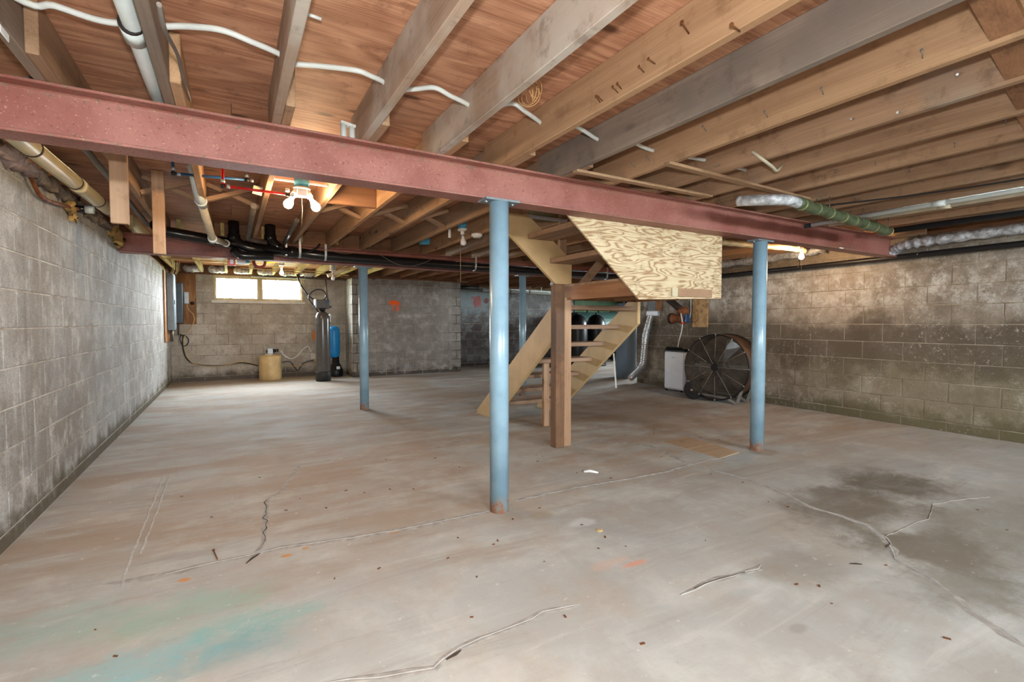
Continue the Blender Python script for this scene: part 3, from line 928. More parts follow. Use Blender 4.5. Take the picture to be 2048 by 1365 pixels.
# ================================================================ WINDOWS
def window(idx, u0, u1, w, z0, z1, n, along=0, sill=True):
    """two-light basement window in the wall plane w; u runs along the wall axis (0 = X, 1 = Y), n = sign of the inward normal"""
    def add(m, a, b, c, d, da, db):
        lo, hi = sorted((w - n * da, w - n * db))
        return m.box(a, b, lo, hi, c, d) if along == 0 else m.box(lo, hi, a, b, c, d)
    bx = lambda *q: add(MB(), *q)
    m = bx(u0, u1, z1 - 0.035, z1, 0.0, 0.16)
    for q in ((u0, u1, z0, z0 + 0.03), (u0, u0 + 0.03, z0 + 0.03, z1 - 0.035), (u1 - 0.03, u1, z0 + 0.03, z1 - 0.035)):
        add(m, *q, 0.0, 0.16)
    fr = struct(m.build('window_%d' % idx, 'vinyl'))
    um = (u0 + u1) / 2
    bx(um - 0.03, um + 0.03, z0 + 0.03, z1 - 0.035, 0.01, 0.15).build('mullion', 'vinyl', fr)
    if sill:
        bx(u0 - 0.03, u1 + 0.03, z0 - 0.045, z0 + 0.004, -0.03, 0.02).build('window_sill', 'sill_white', fr)
    for a, b in ((u0 + 0.03, um - 0.03), (um + 0.03, u1 - 0.03)):
        m = bx(a, b, z0 + 0.03, z0 + 0.055, 0.03, 0.07)
        add(m, a, b, z1 - 0.06, z1 - 0.035, 0.03, 0.07)
        add(m, a, a + 0.022, z0 + 0.055, z1 - 0.06, 0.03, 0.07)
        add(m, b - 0.022, b, z0 + 0.055, z1 - 0.06, 0.03, 0.07)
        s = m.build('sash', 'vinyl', fr)
        bx(a + 0.018, b - 0.018, z0 + 0.05, z1 - 0.055, 0.045, 0.051).build('pane', 'glass', s)
        bx((a + b) / 2 - 0.05, (a + b) / 2 + 0.05, z0 + 0.034, z0 + 0.05, 0.015, 0.03).build('latch', 'sill_white', s)
    # daylight enters here
    d = bpy.data.lights.new('window_portal', 'AREA')
    d.shape = 'RECTANGLE'
    d.size, d.size_y = u1 - u0 - 0.06, z1 - z0 - 0.06
    d.cycles.is_portal = True
    po = bpy.data.objects.new('window_portal', d)
    col.objects.link(po)
    q = [um, w - n * 0.18] if along == 0 else [w - n * 0.18, um]
    po.location = (*q, (z0 + z1) / 2)
    po.rotation_euler = Vector((0, n, 0) if along == 0 else (n, 0, 0)).to_track_quat('-Z', 'Y').to_euler()
    return fr
window(1, -0.293, 1.317, 11.1, 1.565, 2.06, -1)
window(2, -0.4, 1.4, -3.0, 1.5, 2.0, 1)  # unseen window added behind the camera to brighten the near room
window(3, 3.5, 5.3, -3.0, 1.5, 2.0, 1)  # second unseen window, added to fill the right side with daylight
window(4, 7.6, 9.4, 10.9, 1.45, 2.0, -1, 1)

# ================================================================ STAIRCASE
st = thing('staircase', (2.9, 4.0, 0), 'open-riser wooden basement stairs with a landing and tan painted stringers', 'stairs')
LZ, RISE, RUN = 1.478, 0.1848, 0.232
# lower flight: climbs towards -Y, stringers at both sides
def stringer_low(x0, x1):
    yt, yb = 3.62, 5.28
    s = RISE / RUN
    w = 0.285
    top = lambda y: LZ - 0.03 - (y - yt) * s
    poly = [(yt, top(yt) - 0.0), (yt, top(yt) - w - 0.02), (yb - 0.22, 0.0), (yb + 0.1, 0.0), (yb + 0.1, top(yb + 0.1) if top(yb + 0.1) > 0 else 0.04)]
    poly = [(yt, 1.36), (yt, 1.12), (yt + (1.12 - 0.0) / s, 0.0), (yt + 1.50 / s - 0.02, 0.0), (yt + 1.46 / s, 0.06), (yt + 0.10 / s, 1.36)]
    return MB().prism(poly, 0, x0, x1).build('stringer', 'stringer', st, bevel=0.003)
stringer_low(2.64, 2.68)
stringer_low(3.535, 3.575)
for i in range(1, 8):
    z = RISE * i
    y = 3.62 + (7 - i) * RUN
    MB().bbox(2.68, 3.535, y + 0.01, y + 0.265, z - 0.042, z, 0.004).build('tread', 'tread', st)
sq = [(2.930, 4.400, 0.838), (3.002, 4.400, 0.836)]
MB().bbox(sq[0][0], sq[1][0], 4.40, 4.438, 0.0, RISE * 4 - 0.042, 0.003).build('support_stud', 'brace_z', st)
# landing
MB().bbox(2.66, 2.698, 2.71, 3.66, 1.338, LZ - 0.018, 0.003).build('header', 'header', st)
MB().bbox(2.698, 3.54, 3.622, 3.66, 1.338, LZ - 0.018, 0.003).build('header', 'rim_x', st)
MB().bbox(3.502, 3.54, 2.745, 3.622, 1.338, LZ - 0.018, 0.003).build('header', 'header', st)
MB().bbox(2.698, 3.502, 2.707, 2.745, 1.338, LZ - 0.018, 0.003).build('header', 'rim_x', st)
for i in range(5):
    y = 2.72 + i * 0.188
    MB().bbox(2.66, 3.54, y, y + 0.183, LZ - 0.018, LZ + 0.004, 0.003).build('landing_board', 'tread', st)
for x in (2.95, 3.22):
    MB().bbox(x, x + 0.038, 2.745, 3.622, 1.345, LZ - 0.018, 0.003).build('landing_joist', 'header', st)
# posts under the landing corner
MB().bbox(2.505, 2.60, 3.566, 3.655, 0.0, LZ - 0.003, 0.005).build('stair_post', 'stair_post', st)
MB().bbox(2.60, 2.688, 3.585, 3.623, 0.0, 1.338, 0.004).build('jack_post', 'brace_z', st)
# upper flight: climbs towards -X
def stringer_up(y0, y1, mat):
    s = 0.83
    poly = [(2.70, LZ), (2.70, 1.70), (2.235, 2.056), (1.99, 2.056), (1.99, 1.925), (2.525, LZ)]
    return MB().prism(poly, 1, y0, y1).build('stringer', mat, st, bevel=0.003)
stringer_up(3.60, 3.64, 'stringer')
stringer_up(2.712, 2.75, 'stringer')
for (x, z) in ((2.455, 1.70), (2.225, 1.895)):
    MB().bbox(x - 0.0, x + 0.25, 2.75, 3.60, z - 0.042, z, 0.004).build('tread', 'tread_y', st)
# plywood cheek with its slanted edge
poly = [(1.975, BEAM_Z - 0.0), (1.86, 1.95), (1.86, 2.04), (3.555, 2.04), (3.555, 1.333), (2.625, 1.303)]
ply = MB().prism(poly, 1, 2.672, 2.688).build('plywood_cheek', 'fir_plywood', st)
ply['label'] = 'pale plywood panel with bold brown grain'
MB().bbox(3.02, 3.42, 2.655, 2.672, 1.335, 1.40, 0.002).build('patch_strip', 'brace_x', ply)
MB().bbox(2.96, 3.02, 2.657, 2.672, 1.335, 1.40, 0.002).build('patch_block', 'paper', ply)
MB().bar((2.86, 3.69, 1.46), (3.20, 3.69, 1.80), 0.038, 0.07).build('brace', 'brace_x', st)
MB().bbox(2.612, 2.69, 3.665, 3.703, 1.48, 2.24, 0.003).build('stud', 'brace_z', st)
MB().bbox(2.30, 2.615, 3.70, 3.712, 2.05, 2.24, 0.002).build('stairwell_lining', 'drywall_olive', st)
MB().bbox(2.22, 2.68, 3.645, 3.665, 2.05, 2.075, 0.002).build('edge_strip', 'white_metal', st)

# ================================================================ PIPES
def pipe(name, pts, r, mat, label, cat='pipe', group=None, n=14, fil=0.0):
    t = thing(name, pts[0], label, cat, group)
    MB().tube(fillet(pts, fil) if fil else pts, r, n).build('pipe_run', mat, t)
    return t
def ring(t, name, p, d, r, L, mat, n=16):
    d = Vector(d).normalized()
    p = Vector(p)
    return MB().lathe([(r, -L / 2), (r, L / 2)], p, d, n).build(name, mat, t)

# white plastic drain that passes over the beam and drops to the black stack
a, b1, b2 = Vector((-0.285, -1.0, 2.10)), Vector((-0.268, 2.0, 2.125)), Vector((-0.262, 2.62, 2.125))
c1, c2, c3 = [(-0.205, 3.907, 2.197)][0], [(-0.190, 4.296, 2.072)][0], [(-0.135, 5.207, 1.890)][0]
c4 = [(-0.035, 5.980, 1.966)][0]
t = pipe('waste_pipe', [a, b2, c1], 0.03, 'pvc', 'white plastic waste pipe running over the beam between grey joists to black fittings', 'pipe')
MB().tube(fillet([c1, c2, lerp(c2, c3, 0.2)], 0.04), 0.036, 14).build('coupling', 'pvc', t)
MB().tube(fillet([lerp(c2, c3, 0.15), c3, c4], 0.04), 0.030, 14).build('lower_run', 'pvc_aged', t)
ring(t, 'collar', c3, Vector(c3) - Vector(c2), 0.037, 0.05, 'pvc')
ring(t, 'collar', c4, Vector(c4) - Vector(c3), 0.037, 0.06, 'pvc')
ring(t, 'collar', lerp(c2, c3, 0.12), Vector(c3) - Vector(c2), 0.042, 0.02, 'pvc')
cp = [(-0.270, 2.117, 2.125)][0]
ring(t, 'collar', (cp[0], cp[1], 2.122), (0.01, 1, 0.01), 0.036, 0.09, 'pvc')
ring(t, 'hanger_strap', (cp[0], cp[1] - 0.055, 2.122), (0.01, 1, 0.01), 0.037, 0.012, 'fitting')

# cream pipe along the left wall
q0, q1 = Vector((-0.85, 0.5, 1.93)), Vector((-0.83, 5.05, 2.03))
t = pipe('sewer_pipe', [q0, q1], 0.045, 'pvc_cream', 'fat cream plastic pipe with dark joint rings along the left wall top', 'pipe', n=20)
for y in (3.28, 4.02, 4.12, 4.62, 4.98):
    f = (y - 0.5) / 4.55
    ring(t, 'joint_ring', lerp(q0, q1, f), q1 - q0, 0.0475, 0.02, 'pvc_ring', 20)
ring(t, 'socket', lerp(q0, q1, 0.795), q1 - q0, 0.049, 0.09, 'pvc_cream', 20)
t = pipe('insulated_line', [(-0.70, 2.75, 2.12), (-0.70, 6.0, 2.10)], 0.02, 'cable_grey', 'thin grey line running along the joist above the cream pipe')

# capped stub poking out of the wall top
sp = [(-0.950, 4.720, 1.968)][0]
t = pipe('pipe_stub', [Vector(sp) + Vector((-0.06, 0, 0)), Vector(sp) + Vector((0.03, 0, 0))], 0.026, 'abs', 'short black and pale green capped pipe stub at the left wall top')
ring(t, 'cap', Vector(sp) + Vector((0.055, 0, 0)), (1, 0, 0), 0.029, 0.05, 'pvc')

# black drain pipes along the second beam
YD = 6.17
t = thing('drain_pipe', (0.9, YD, 1.93), 'fat glossy black plastic drain pipe running along the red beam', 'pipe')
MB().tube(fillet([(-0.66, 6.6, 2.13), (-0.66, YD, 2.13), (-0.60, YD, 2.075), (0.25, YD, 1.965)], 0.1), 0.055, 18).build('pipe_run', 'abs', t)
MB().tube([(0.2, YD, 1.968), (1.0, YD, 1.925), (10.4, YD, 1.86)], 0.057, 18).build('pipe_run', 'abs', t)
MB().tube(fillet([(0.04, YD + 0.02, 2.235), (0.04, YD, 2.03), (0.16, YD - 0.02, 1.955), (0.36, YD, 1.95)], 0.09), 0.055, 16).build('riser', 'abs', t)
MB().tube(fillet([(0.40, YD + 0.05, 2.235), (0.40, YD + 0.02, 2.05), (0.52, YD, 1.955)], 0.09), 0.057, 16).build('riser', 'abs', t)
MB().tube(fillet([(0.03, YD - 0.03, 1.93), (0.10, YD - 0.06, 1.86), (0.42, YD - 0.04, 1.88)], 0.07), 0.045, 16).build('trap_bend', 'abs', t)
for x, z in ((0.18, 1.97), (0.62, 1.945)):
    ring(t, 'hub', (x, YD, z), (1, 0, -0.05), 0.066, 0.09, 'abs', 18)
ring(t, 'hub', (0.04, YD + 0.01, 2.06), (0, 0, 1), 0.064, 0.07, 'abs', 18)
ring(t, 'hub', (0.40, YD + 0.03, 2.09), (0, 0, 1), 0.064, 0.07, 'abs', 18)
for x, z in ((0.70, 1.94), (0.98, 1.926), (2.94, 1.911), (5.3, 1.895)):
    s = MB().lathe([(0.062, -0.012), (0.062, 0.012)], (x, YD, z), (1, 0, 0), 18)
    s.box(x - 0.012, x + 0.012, YD - 0.064, YD - 0.060, z, 2.2 if x < 0.8 else z + 0.13)
    s.build('hanger_strap', 'clamp_steel', t)
MB().tube(spline([(0.722, 6.080, 1.933), (0.791, 6.080, 1.955), (0.868, 6.080, 1.995), (0.912, 6.080, 2.051)]), 0.012, 8).build('side_hose', 'abs', t)

# thin pipes in the bay by the double lamp
t = pipe('vent_pipe', fillet([(0.165, 4.25, 2.025), (0.165, 5.86, 2.01), (0.34, 5.94, 2.0)], 0.05), 0.022, 'grey_pipe', 'dull grey-brown pipe running under the joist beside the paper tag')
pipe('supply_pipe', [(0.55, 5.0, 2.09), (0.535, 6.1, 2.03)], 0.022, 'grey_pipe', 'dull grey pipe behind the double-bulb lamp')

# red and blue water lines with crimped fittings
YP = 3.62
def pex(mat, pix, lab, stub):
    t = thing('water_line', pix[0], lab, 'pipe', 'coloured water lines')
    for a, b2 in zip(pix, pix[1:]):
        MB().tube([a, b2], 0.0085, 10).build('tube_run', mat, t)
    for j in pix[1:]:
        MB().lathe([(0.013, -0.012), (0.013, 0.012)], j, (1, 0, 0), 10).build('elbow_fitting', 'fitting', t)
        MB().lathe([(0.0125, -0.01), (0.0125, 0.01)], Vector(j) + Vector((0.03, 0, 0)), (1, 0, 0), 10).build('crimp_ring', 'clamp_steel', t)
        MB().lathe([(0.0125, -0.01), (0.0125, 0.01)], Vector(j) + Vector((0, 0, 0.03)), (0, 0, 1), 10).build('crimp_ring', 'clamp_steel', t)
    return t
pex('pex_blue', [(-0.310, 3.850, 2.186), (-0.307, 3.850, 2.094), (0.111, 3.850, 2.113)], 'blue plastic water line crossing under the joists beside the white waste pipe', 0)
pex('pex_red', [(-0.031, 3.640, 2.118), (-0.031, 3.640, 2.002), (0.344, 3.640, 1.997)], 'bright red plastic water line crossing under the joists towards the lamp', 0)
tg = [(0.176, 3.900, 2.062)][0]
o = MB().bar(Vector(tg) + Vector((-0.028, 0, 0.004)), Vector(tg) + Vector((0.03, 0.0, -0.006)), 0.001, 0.06).build('paper_tag', 'paper')
tag(o, 'small cream paper tag hanging behind the red water line', 'tag')

# two white stubs rising past the beam
t = thing('pipe_stub', (0.56, 2.70, 2.05), 'pair of short white plastic pipe stubs standing on the beam flange', 'pipe')
for x in (0.520, 0.562):
    MB().tube([(x, 2.645, 2.053), (x, 2.645, 2.155)], 0.0155, 12).build('stub', 'pvc', t)
MB().bar((0.505, 2.645, 2.16), (0.578, 2.645, 2.148), 0.03, 0.014).build('cap_bar', 'pvc', t)

# right-hand wall and ceiling pipes
t = pipe('gas_pipe', [(6.20, -1.5, 1.845), (6.27, 1.5, 1.852), (6.34, 3.5, 1.838), (6.41, 5.95, 1.827)], 0.03, 'iron_pipe', 'black iron pipe hung along the stained right-hand block wall', n=14)
for y, x in ((2.35, 6.30), (3.62, 6.345), (5.2, 6.385)):
    s = MB().tube([(x, y, 1.815), (x - 0.03, y, 1.85), (x, y, 1.885), (x, y, 2.06)], 0.006, 8)
    s.build('hanger_hook', 'copper_dull', t)
pts = spline([(6.15, -1.0, 1.98), (6.2, 0.6, 1.985), (6.23, 1.55, 1.985), (6.245, 2.1, 1.975), (6.26, 2.42, 1.965), (6.30, 2.56, 1.93), (6.33, 2.62, 1.88)], 10)
t = thing('foil_duct', (6.23, 1.5, 1.9), 'crinkled silver foil-wrapped pipe along the wall top, ending at the steel beam', 'pipe')
MB().tube(pts, [0.048 + 0.008 * math.sin(i * 1.9) + random.uniform(-0.004, 0.004) for i in range(len(pts))], 16).build('foil_wrap', 'foil', t)
MB().lathe([(0.055, -0.03), (0.066, 0.0), (0.05, 0.03)], (6.32, 2.60, 1.905), (0.3, 0.6, -0.7), 14).build('foil_collar', 'foil', t)
ge = Vector([(5.147, 2.154, 1.955)][0])
gs = [None, None, Vector([(3.273, 1.946, 1.955)][0]), ge]
t = thing('insulated_pipe', gs[2], 'green-taped insulated pipe hung under the joists with a silver elbow', 'pipe')
MB().tube(spline([gs[2] + Vector((-0.17, 0.26, 0.03)), gs[2] + Vector((-0.15, 0.13, 0.01)), gs[2] + Vector((-0.10, 0.04, 0.0)), gs[2], lerp(gs[2], ge, 0.08)], 6), 0.036, 14).build('foil_elbow', 'foil', t)
n = 46
gp = [lerp(gs[2], ge, 0.06 + 0.94 * i / n) + Vector((0, 0, 0.006 * math.sin(i * 0.7))) for i in range(n + 1)]
MB().tube(gp, [0.039 + 0.0035 * math.sin(i * 2.1) + random.uniform(-0.002, 0.002) for i in range(n + 1)], 14).build('taped_sleeve', 'green_tape', t)
for f in (0.10, 0.22, 0.34, 0.47, 0.58, 0.70, 0.82, 0.93):
    ring(t, 'tape_band', lerp(gs[2], ge, f), ge - gs[2], 0.0425, 0.022, 'tape_band', 14)
MB().lathe([(0.036, 0), (0.044, 0.02), (0.03, 0.03)], ge, (1, 0.1, 0), 12).build('ragged_end', 'spray_foam', t)
for f in (0.28, 0.62, 0.93):
    q = lerp(gs[2], ge, f)
    for sg in (-1, 1):
        MB().tube([q + Vector((0, sg * 0.045, 0)), q + Vector((0, sg * 0.045, JOIST_Z - q.z))], 0.003, 6).build('hanger_wire', 'copper_dull', t)
for dx, lab, y1 in ((0.0, 'white plastic pipe under the joists, next to its wider twin and the green-taped pipe', 2.52), (0.10, 'off-white wider plastic pipe under the joists crossing above the green-taped pipe', 2.42)):
    r = 0.019 if dx == 0 else 0.026
    t = pipe('conduit_pipe', [(4.60 + dx, -1.5, 2.022), (4.60 + dx, y1, 2.022)], r, 'pvc' if dx == 0 else 'pvc_aged', lab, group='plastic pipes near the right wall')
    ring(t, 'coupling', (4.60 + dx, 1.6, 2.022), (0, 1, 0), r + 0.004, 0.08, 'pvc' if dx == 0 else 'pvc_aged')
pipe('foam_pipe', [(5.50, -1.5, 2.012), (5.50, 2.34, 2.012)], 0.027, 'foam_black', 'black foam-covered pipe under the joists ending at the green-taped pipe')
pipe('black_line', [(4.62, 2.52, 2.025), (4.64, 2.9, 2.022)], 0.02, 'foam_black', 'short black pipe end poking out behind the white pipes above the beam')
# copper-coloured wrapped run behind the beam, above the far lamp
wr = [(4.424, 3.350, 1.952), (4.752, 3.350, 1.957), (5.193, 3.350, 1.969), (5.673, 3.350, 1.982), (5.982, 3.350, 1.969)]
t = thing('wrapped_pipe', wr[0], 'amber-lit taped pipe sleeve behind the beam beside the glowing bulb', 'pipe')
wp = spline([Vector(q) + Vector((0, 0, 0.02)) for q in wr], 8)
MB().tube(wp, [0.032 + 0.003 * math.sin(i * 1.7) for i in range(len(wp))], 12).build('taped_sleeve', 'pvc_cream', t)
fl = spline([(6.38, 6.2, 2.02), (6.36, 5.2, 2.0), (6.34, 4.4, 2.0), (6.3, 3.7, 2.01), (6.28, 3.3, 2.03)], 8)
o = MB().tube(fl, [0.05 + 0.012 * math.sin(i * 1.6) for i in range(len(fl))], 12).build('foil_insulation', 'foil')
tag(o, 'crumpled foil insulation roll on the wall top behind the glowing bulb', 'insulation')
# conduit and tubes along the back wall top
pipe('wall_conduit', [(0.35, 10.98, 2.055), (2.5, 10.9, 2.05), (2.62, 10.2, 2.05)], 0.018, 'grey_pipe', 'thin grey conduit along the wall top above the right window pane', fil=0.05)
pipe('white_duct_pipe', [(1.547, 9.500, 1.994), (2.182, 9.500, 2.271)], 0.035, 'pvc_aged', 'pale pipe slung under the yellow joists right of the windows')
t = pipe('overhead_pipe', [(5.62, 11.25, 1.975), (10.2, 11.25, 1.93)], 0.05, 'pvc', 'white plastic pipe with dark joints along the recess wall top')
for x in (6.1, 7.4, 9.0):
    MB().box(x - 0.012, x + 0.012, 11.246, 11.254, 1.95, 2.10).build('hanger_strap', 'clamp_steel', t)
for x in (6.4, 7.0, 7.7, 8.3):
    ring(t, 'joint_ring', (x, 11.25, 1.965), (1, 0, 0), 0.053, 0.03, 'pvc_ring')
pipe('recess_pipe', [(4.7, 11.3, 2.03), (5.5, 11.28, 2.02)], 0.05, 'iron_pipe', 'dark pipe along the wall top over the red paint blotches')

# ================================================================ CABLES
def cable(name, pts, r, mat, label, cat='cable', group=None, sub=8, n=8):
    return tag(MB().tube(spline(pts, sub), r, n).build(name, mat), label, cat, group)
# white armoured cable threaded through the joists, bay by bay
bays = [(-1, [(-0.537, 2.147, 2.165), (-0.473, 2.179, 2.165), (-0.401, 2.171, 2.165), (-0.322, 2.131, 2.165)]), (0, [(-0.199, 2.119, 2.165), (-0.122, 2.094, 2.165), (-0.016, 2.046, 2.165), (0.078, 2.049, 2.165), (0.181, 2.103, 2.165)]), (1, [(0.240, 2.161, 2.165), (0.350, 2.142, 2.165), (0.465, 2.072, 2.165), (0.517, 2.079, 2.165), (0.584, 2.122, 2.165)]),
        (2, [(0.690, 2.187, 2.165), (0.778, 2.142, 2.165), (0.834, 2.072, 2.165), (0.899, 2.084, 2.165), (0.995, 2.140, 2.165)]), (3, [(1.156, 2.202, 2.165), (1.222, 2.144, 2.165), (1.261, 2.043, 2.165), (1.321, 2.060, 2.165), (1.425, 2.140, 2.165)]), (4, [(1.627, 2.193, 2.165), (1.681, 2.130, 2.165), (1.728, 2.103, 2.165), (1.852, 2.173, 2.165)]), (5, [(2.084, 2.168, 2.165), (2.124, 2.107, 2.165), (2.235, 2.148, 2.165)])]
cp = [Vector((-0.96, 1.6, 2.17))]
for kk, pts in bays:
    pts = [Vector(q) for q in pts]
    xa, xb = XR(kk), XR(kk + 1) - 0.038
    span = pts[-1].x - pts[0].x
    for q in pts:
        f = (q.x - pts[0].x) / span
        cp.append(Vector((xa + (xb - xa) * f, q.y, 2.165 + 0.01 * math.sin(f * 6.0))))
cp += [Vector((2.66, 2.1, 2.16)), Vector((3.05, 2.1, 2.16))]
cable('armoured_cable', cp, 0.0105, 'cable_white', 'white flexible cable weaving through drilled holes in the floor joists', 'cable', None, 6, 10)
o = MB().tube([(0.241, 1.836, 2.190), (0.291, 1.842, 2.190)], 0.006, 8).build('cable_end', 'cable_white')
tag(o, 'short white cable end poking out of the pale narrow joist', 'cable')
cable('flat_cable', [(-0.140, 1.499, 1.914), (-0.140, 1.624, 1.915), (-0.140, 2.003, 2.027), (-0.140, 2.270, 2.058), (-0.140, 2.599, 2.111)], 0.006, 'cable_grey', 'thin grey cable hanging down the side of the grey-brown joist', 'cable')
# coil of twine
t = thing('twine_coil', [(1.079, 1.717, 2.100)][0], 'small coil of tan twine hanging between the joists', 'twine')
tc = Vector([(1.158, 1.843, 2.150)][0])
for i in range(6):
    a = i * 0.5
    loop = [tc + Vector(((0.035 + 0.006 * (i % 3)) * math.cos(s) * math.cos(a), (0.035 + 0.004 * i) * math.cos(s) * math.sin(a) + 0.01 * i - 0.03, 0.045 * math.sin(s) - 0.004 * i)) for s in [j * 0.42 for j in range(15)]]
    MB().tube(loop, 0.0017, 5, closed=True).build('strand', 'twine', t)
cable('loop_wire', [(2.58, 1.75, 2.10), (2.60, 1.70, 2.045), (2.72, 1.72, 2.03), (2.86, 1.78, 2.045), (2.98, 1.82, 2.11)], 0.009, 'pvc_aged', 'pale flat wire looping under the orange-brown joists', 'wire')
cable('pink_wire', [(2.662, 2.0, 2.09), (2.664, 1.4, 2.065), (2.664, 0.8, 2.075), (2.662, 0.2, 2.06)], 0.005, 'pvc_aged', 'pale pinkish cable stapled along the joist near the diagonal braces', 'wire')
cable('black_wire', [(4.02, 2.2, 2.05), (4.25, 1.5, 2.035), (4.3, 0.9, 2.03), (4.25, 0.2, 2.05)], 0.006, 'cable_black', 'thin black cable slung under the joists near the white pipes', 'wire')
for pts, lab in (([(0.911, 6.080, 1.999), (1.050, 6.080, 1.974), (1.192, 6.080, 1.955), (1.321, 6.080, 1.982), (1.410, 6.080, 2.030)], 'thin dark wire draped over the black drain pipe left of the hanging loop'), ([(1.476, 6.080, 2.035), (1.641, 6.080, 1.955), (1.798, 6.080, 1.878), (1.992, 6.080, 1.852), (2.193, 6.080, 1.915), (2.365, 6.080, 2.011)], 'thin loose wire looping down over the black drain pipe')):
    cable('loose_wire', pts, 0.003, 'cable_grey', lab, 'wire')
# black hose and cable by the softener
cable('drain_hose', [(1.133, 10.600, 2.185), (1.176, 10.600, 1.988), (1.275, 10.600, 1.792), (1.404, 10.600, 1.635), (1.574, 10.600, 1.558)], 0.014, 'cable_black', 'black hose dropping from the joists to the grey tank head', 'hose')
cable('hose_loop', [(1.486, 10.030, 1.304), (1.380, 10.030, 1.456), (1.292, 10.030, 1.588), (1.312, 10.030, 1.684), (1.420, 10.030, 1.764), (1.538, 10.030, 1.758), (1.601, 10.030, 1.654), (1.535, 10.030, 1.556), (1.435, 10.030, 1.525)], 0.012, 'cable_black', 'black hose coiled in a loop above the grey tank head', 'hose')
pipe('copper_riser', [(1.734, 10.900, 2.067), (1.742, 10.900, 1.878), (1.778, 10.900, 1.574)], 0.018, 'copper_dull', 'dull copper pipe dropping from the wall conduit to the tank head')
# cables low on the back wall
cable('wall_cable', [(-0.797, 11.060, 0.885), (-0.809, 11.060, 0.715), (-0.759, 11.060, 0.468), (-0.603, 11.060, 0.338), (-0.210, 11.060, 0.292), (0.149, 11.060, 0.336), (0.447, 11.060, 0.263)], 0.010, 'cable_black', 'black cable running from the panel corner down to the amber tank', 'cable')
cable('wall_cable', [(-0.773, 11.050, 0.885), (-0.785, 11.050, 0.696), (-0.727, 11.050, 0.467), (-0.586, 11.050, 0.328), (-0.210, 11.050, 0.283), (0.166, 11.050, 0.356), (0.465, 11.050, 0.283)], 0.008, 'cable_tan', 'tan cable clipped beside the black one behind the amber tank', 'cable')
cable('cable_loop', [(-0.827, 11.050, 0.923), (-0.845, 11.050, 0.811), (-0.801, 11.050, 0.697), (-0.737, 11.050, 0.714), (-0.712, 11.050, 0.808), (-0.765, 11.050, 0.885), (-0.844, 11.050, 0.886)], 0.009, 'cable_black', 'small loop of black cable under the electrical panels', 'cable')
cable('wall_cable', [(0.887, 11.050, 0.317), (1.038, 11.050, 0.321), (1.131, 11.050, 0.192), (1.188, 11.050, 0.137), (1.287, 11.050, 0.269), (1.425, 11.050, 0.327), (1.624, 11.050, 0.330)], 0.008, 'cable_black', 'tangled black cable on the wall between the amber tank and grey tank', 'cable')
cable('wall_cable', [(0.882, 11.000, 0.248), (1.222, 11.000, 0.233), (1.616, 11.000, 0.323)], 0.006, 'cable_tan', 'thin tan wire sagging on the wall between the amber tank and grey tank', 'cable')
cable('feed_tube', [(0.844, 10.700, 0.573), (0.897, 10.700, 0.481), (1.024, 10.700, 0.406), (1.136, 10.700, 0.463), (1.250, 10.700, 0.592), (1.346, 10.700, 0.640), (1.401, 10.700, 0.536)], 0.009, 'cable_white', 'clear white feed tube arching from the pump to the outlet box', 'tube')
# wires at the panel top
for i in range(7):
    x = -0.93 + 0.018 * i
    cable('panel_wire', [(x, 10.42 + 0.03 * i, 1.995), (x + 0.02, 10.5 + 0.03 * i, 2.06), (x + 0.06, 10.2, 2.12), (x + 0.1, 9.4 + 0.1 * i, 2.13)], 0.007, 'cable_tan' if i % 3 else 'cable_black', 'one of the loose wires rising from the grey electrical panel', 'wire', 'wires above the panel', 6)

# ================================================================ LAMPS
def bulb(par, p, d, lit, s=1.0):
    d = Vector(d).normalized()
    p = Vector(p)
    prof = [(0.013, 0), (0.014, 0.02), (0.020, 0.036), (0.028, 0.052), (0.0305, 0.068), (0.028, 0.083), (0.018, 0.094), (0.004, 0.0985)]
    b = MB().lathe([(r * s, h * s) for r, h in prof], p, d, 18).build('bulb', lit, par)
    MB().lathe([(0.0135 * s, -0.022 * s), (0.0135 * s, 0.0)], p, d, 14).build('screw_cap', 'steel', b)
    return b
L = Vector((0.447, 3.75, 2.075))
t = thing('twin_lamp', L, 'twin-socket lamp with two glowing bulbs under a turquoise ceiling box', 'lamp')
MB().box(0.256, 0.622, 3.742, 3.758, 2.112, 2.124).build('hanger_bar', 'white_metal', t)
MB().lathe([(0.05, 0), (0.05, 0.065)], L + Vector((0, 0, 0.005)), (0, 0, 1), 20).build('ceiling_box', 'box_blue', t)
MB().lathe([(0.055, -0.008), (0.058, 0.0), (0.05, 0.006)], L, (0, 0, 1), 20).build('canopy', 'porcelain', t)
MB().bbox(L.x - 0.034, L.x + 0.034, L.y - 0.03, L.y + 0.03, L.z - 0.058, L.z - 0.006, 0.004).build('outlet_adapter', 'white_plastic', t)
for sx in (-1, 1):
    dv = Vector((sx * 0.55, -0.10, -1))
    so = MB().lathe([(0.022, -0.02), (0.022, 0.03)], L + Vector((sx * 0.04, 0, -0.03)), dv, 14).build('socket', 'porcelain', t)
    bulb(t, L + Vector((sx * 0.04, 0, -0.03)) + dv.normalized() * 0.035, dv, M['bulb_on'])
MB().tube([L + Vector((0, 0, -0.058)), L + Vector((0.004, 0.02, -0.16)), L + Vector((0.0, 0.05, -0.26))], 0.0016, 6).build('power_cord', 'cable_grey', t)

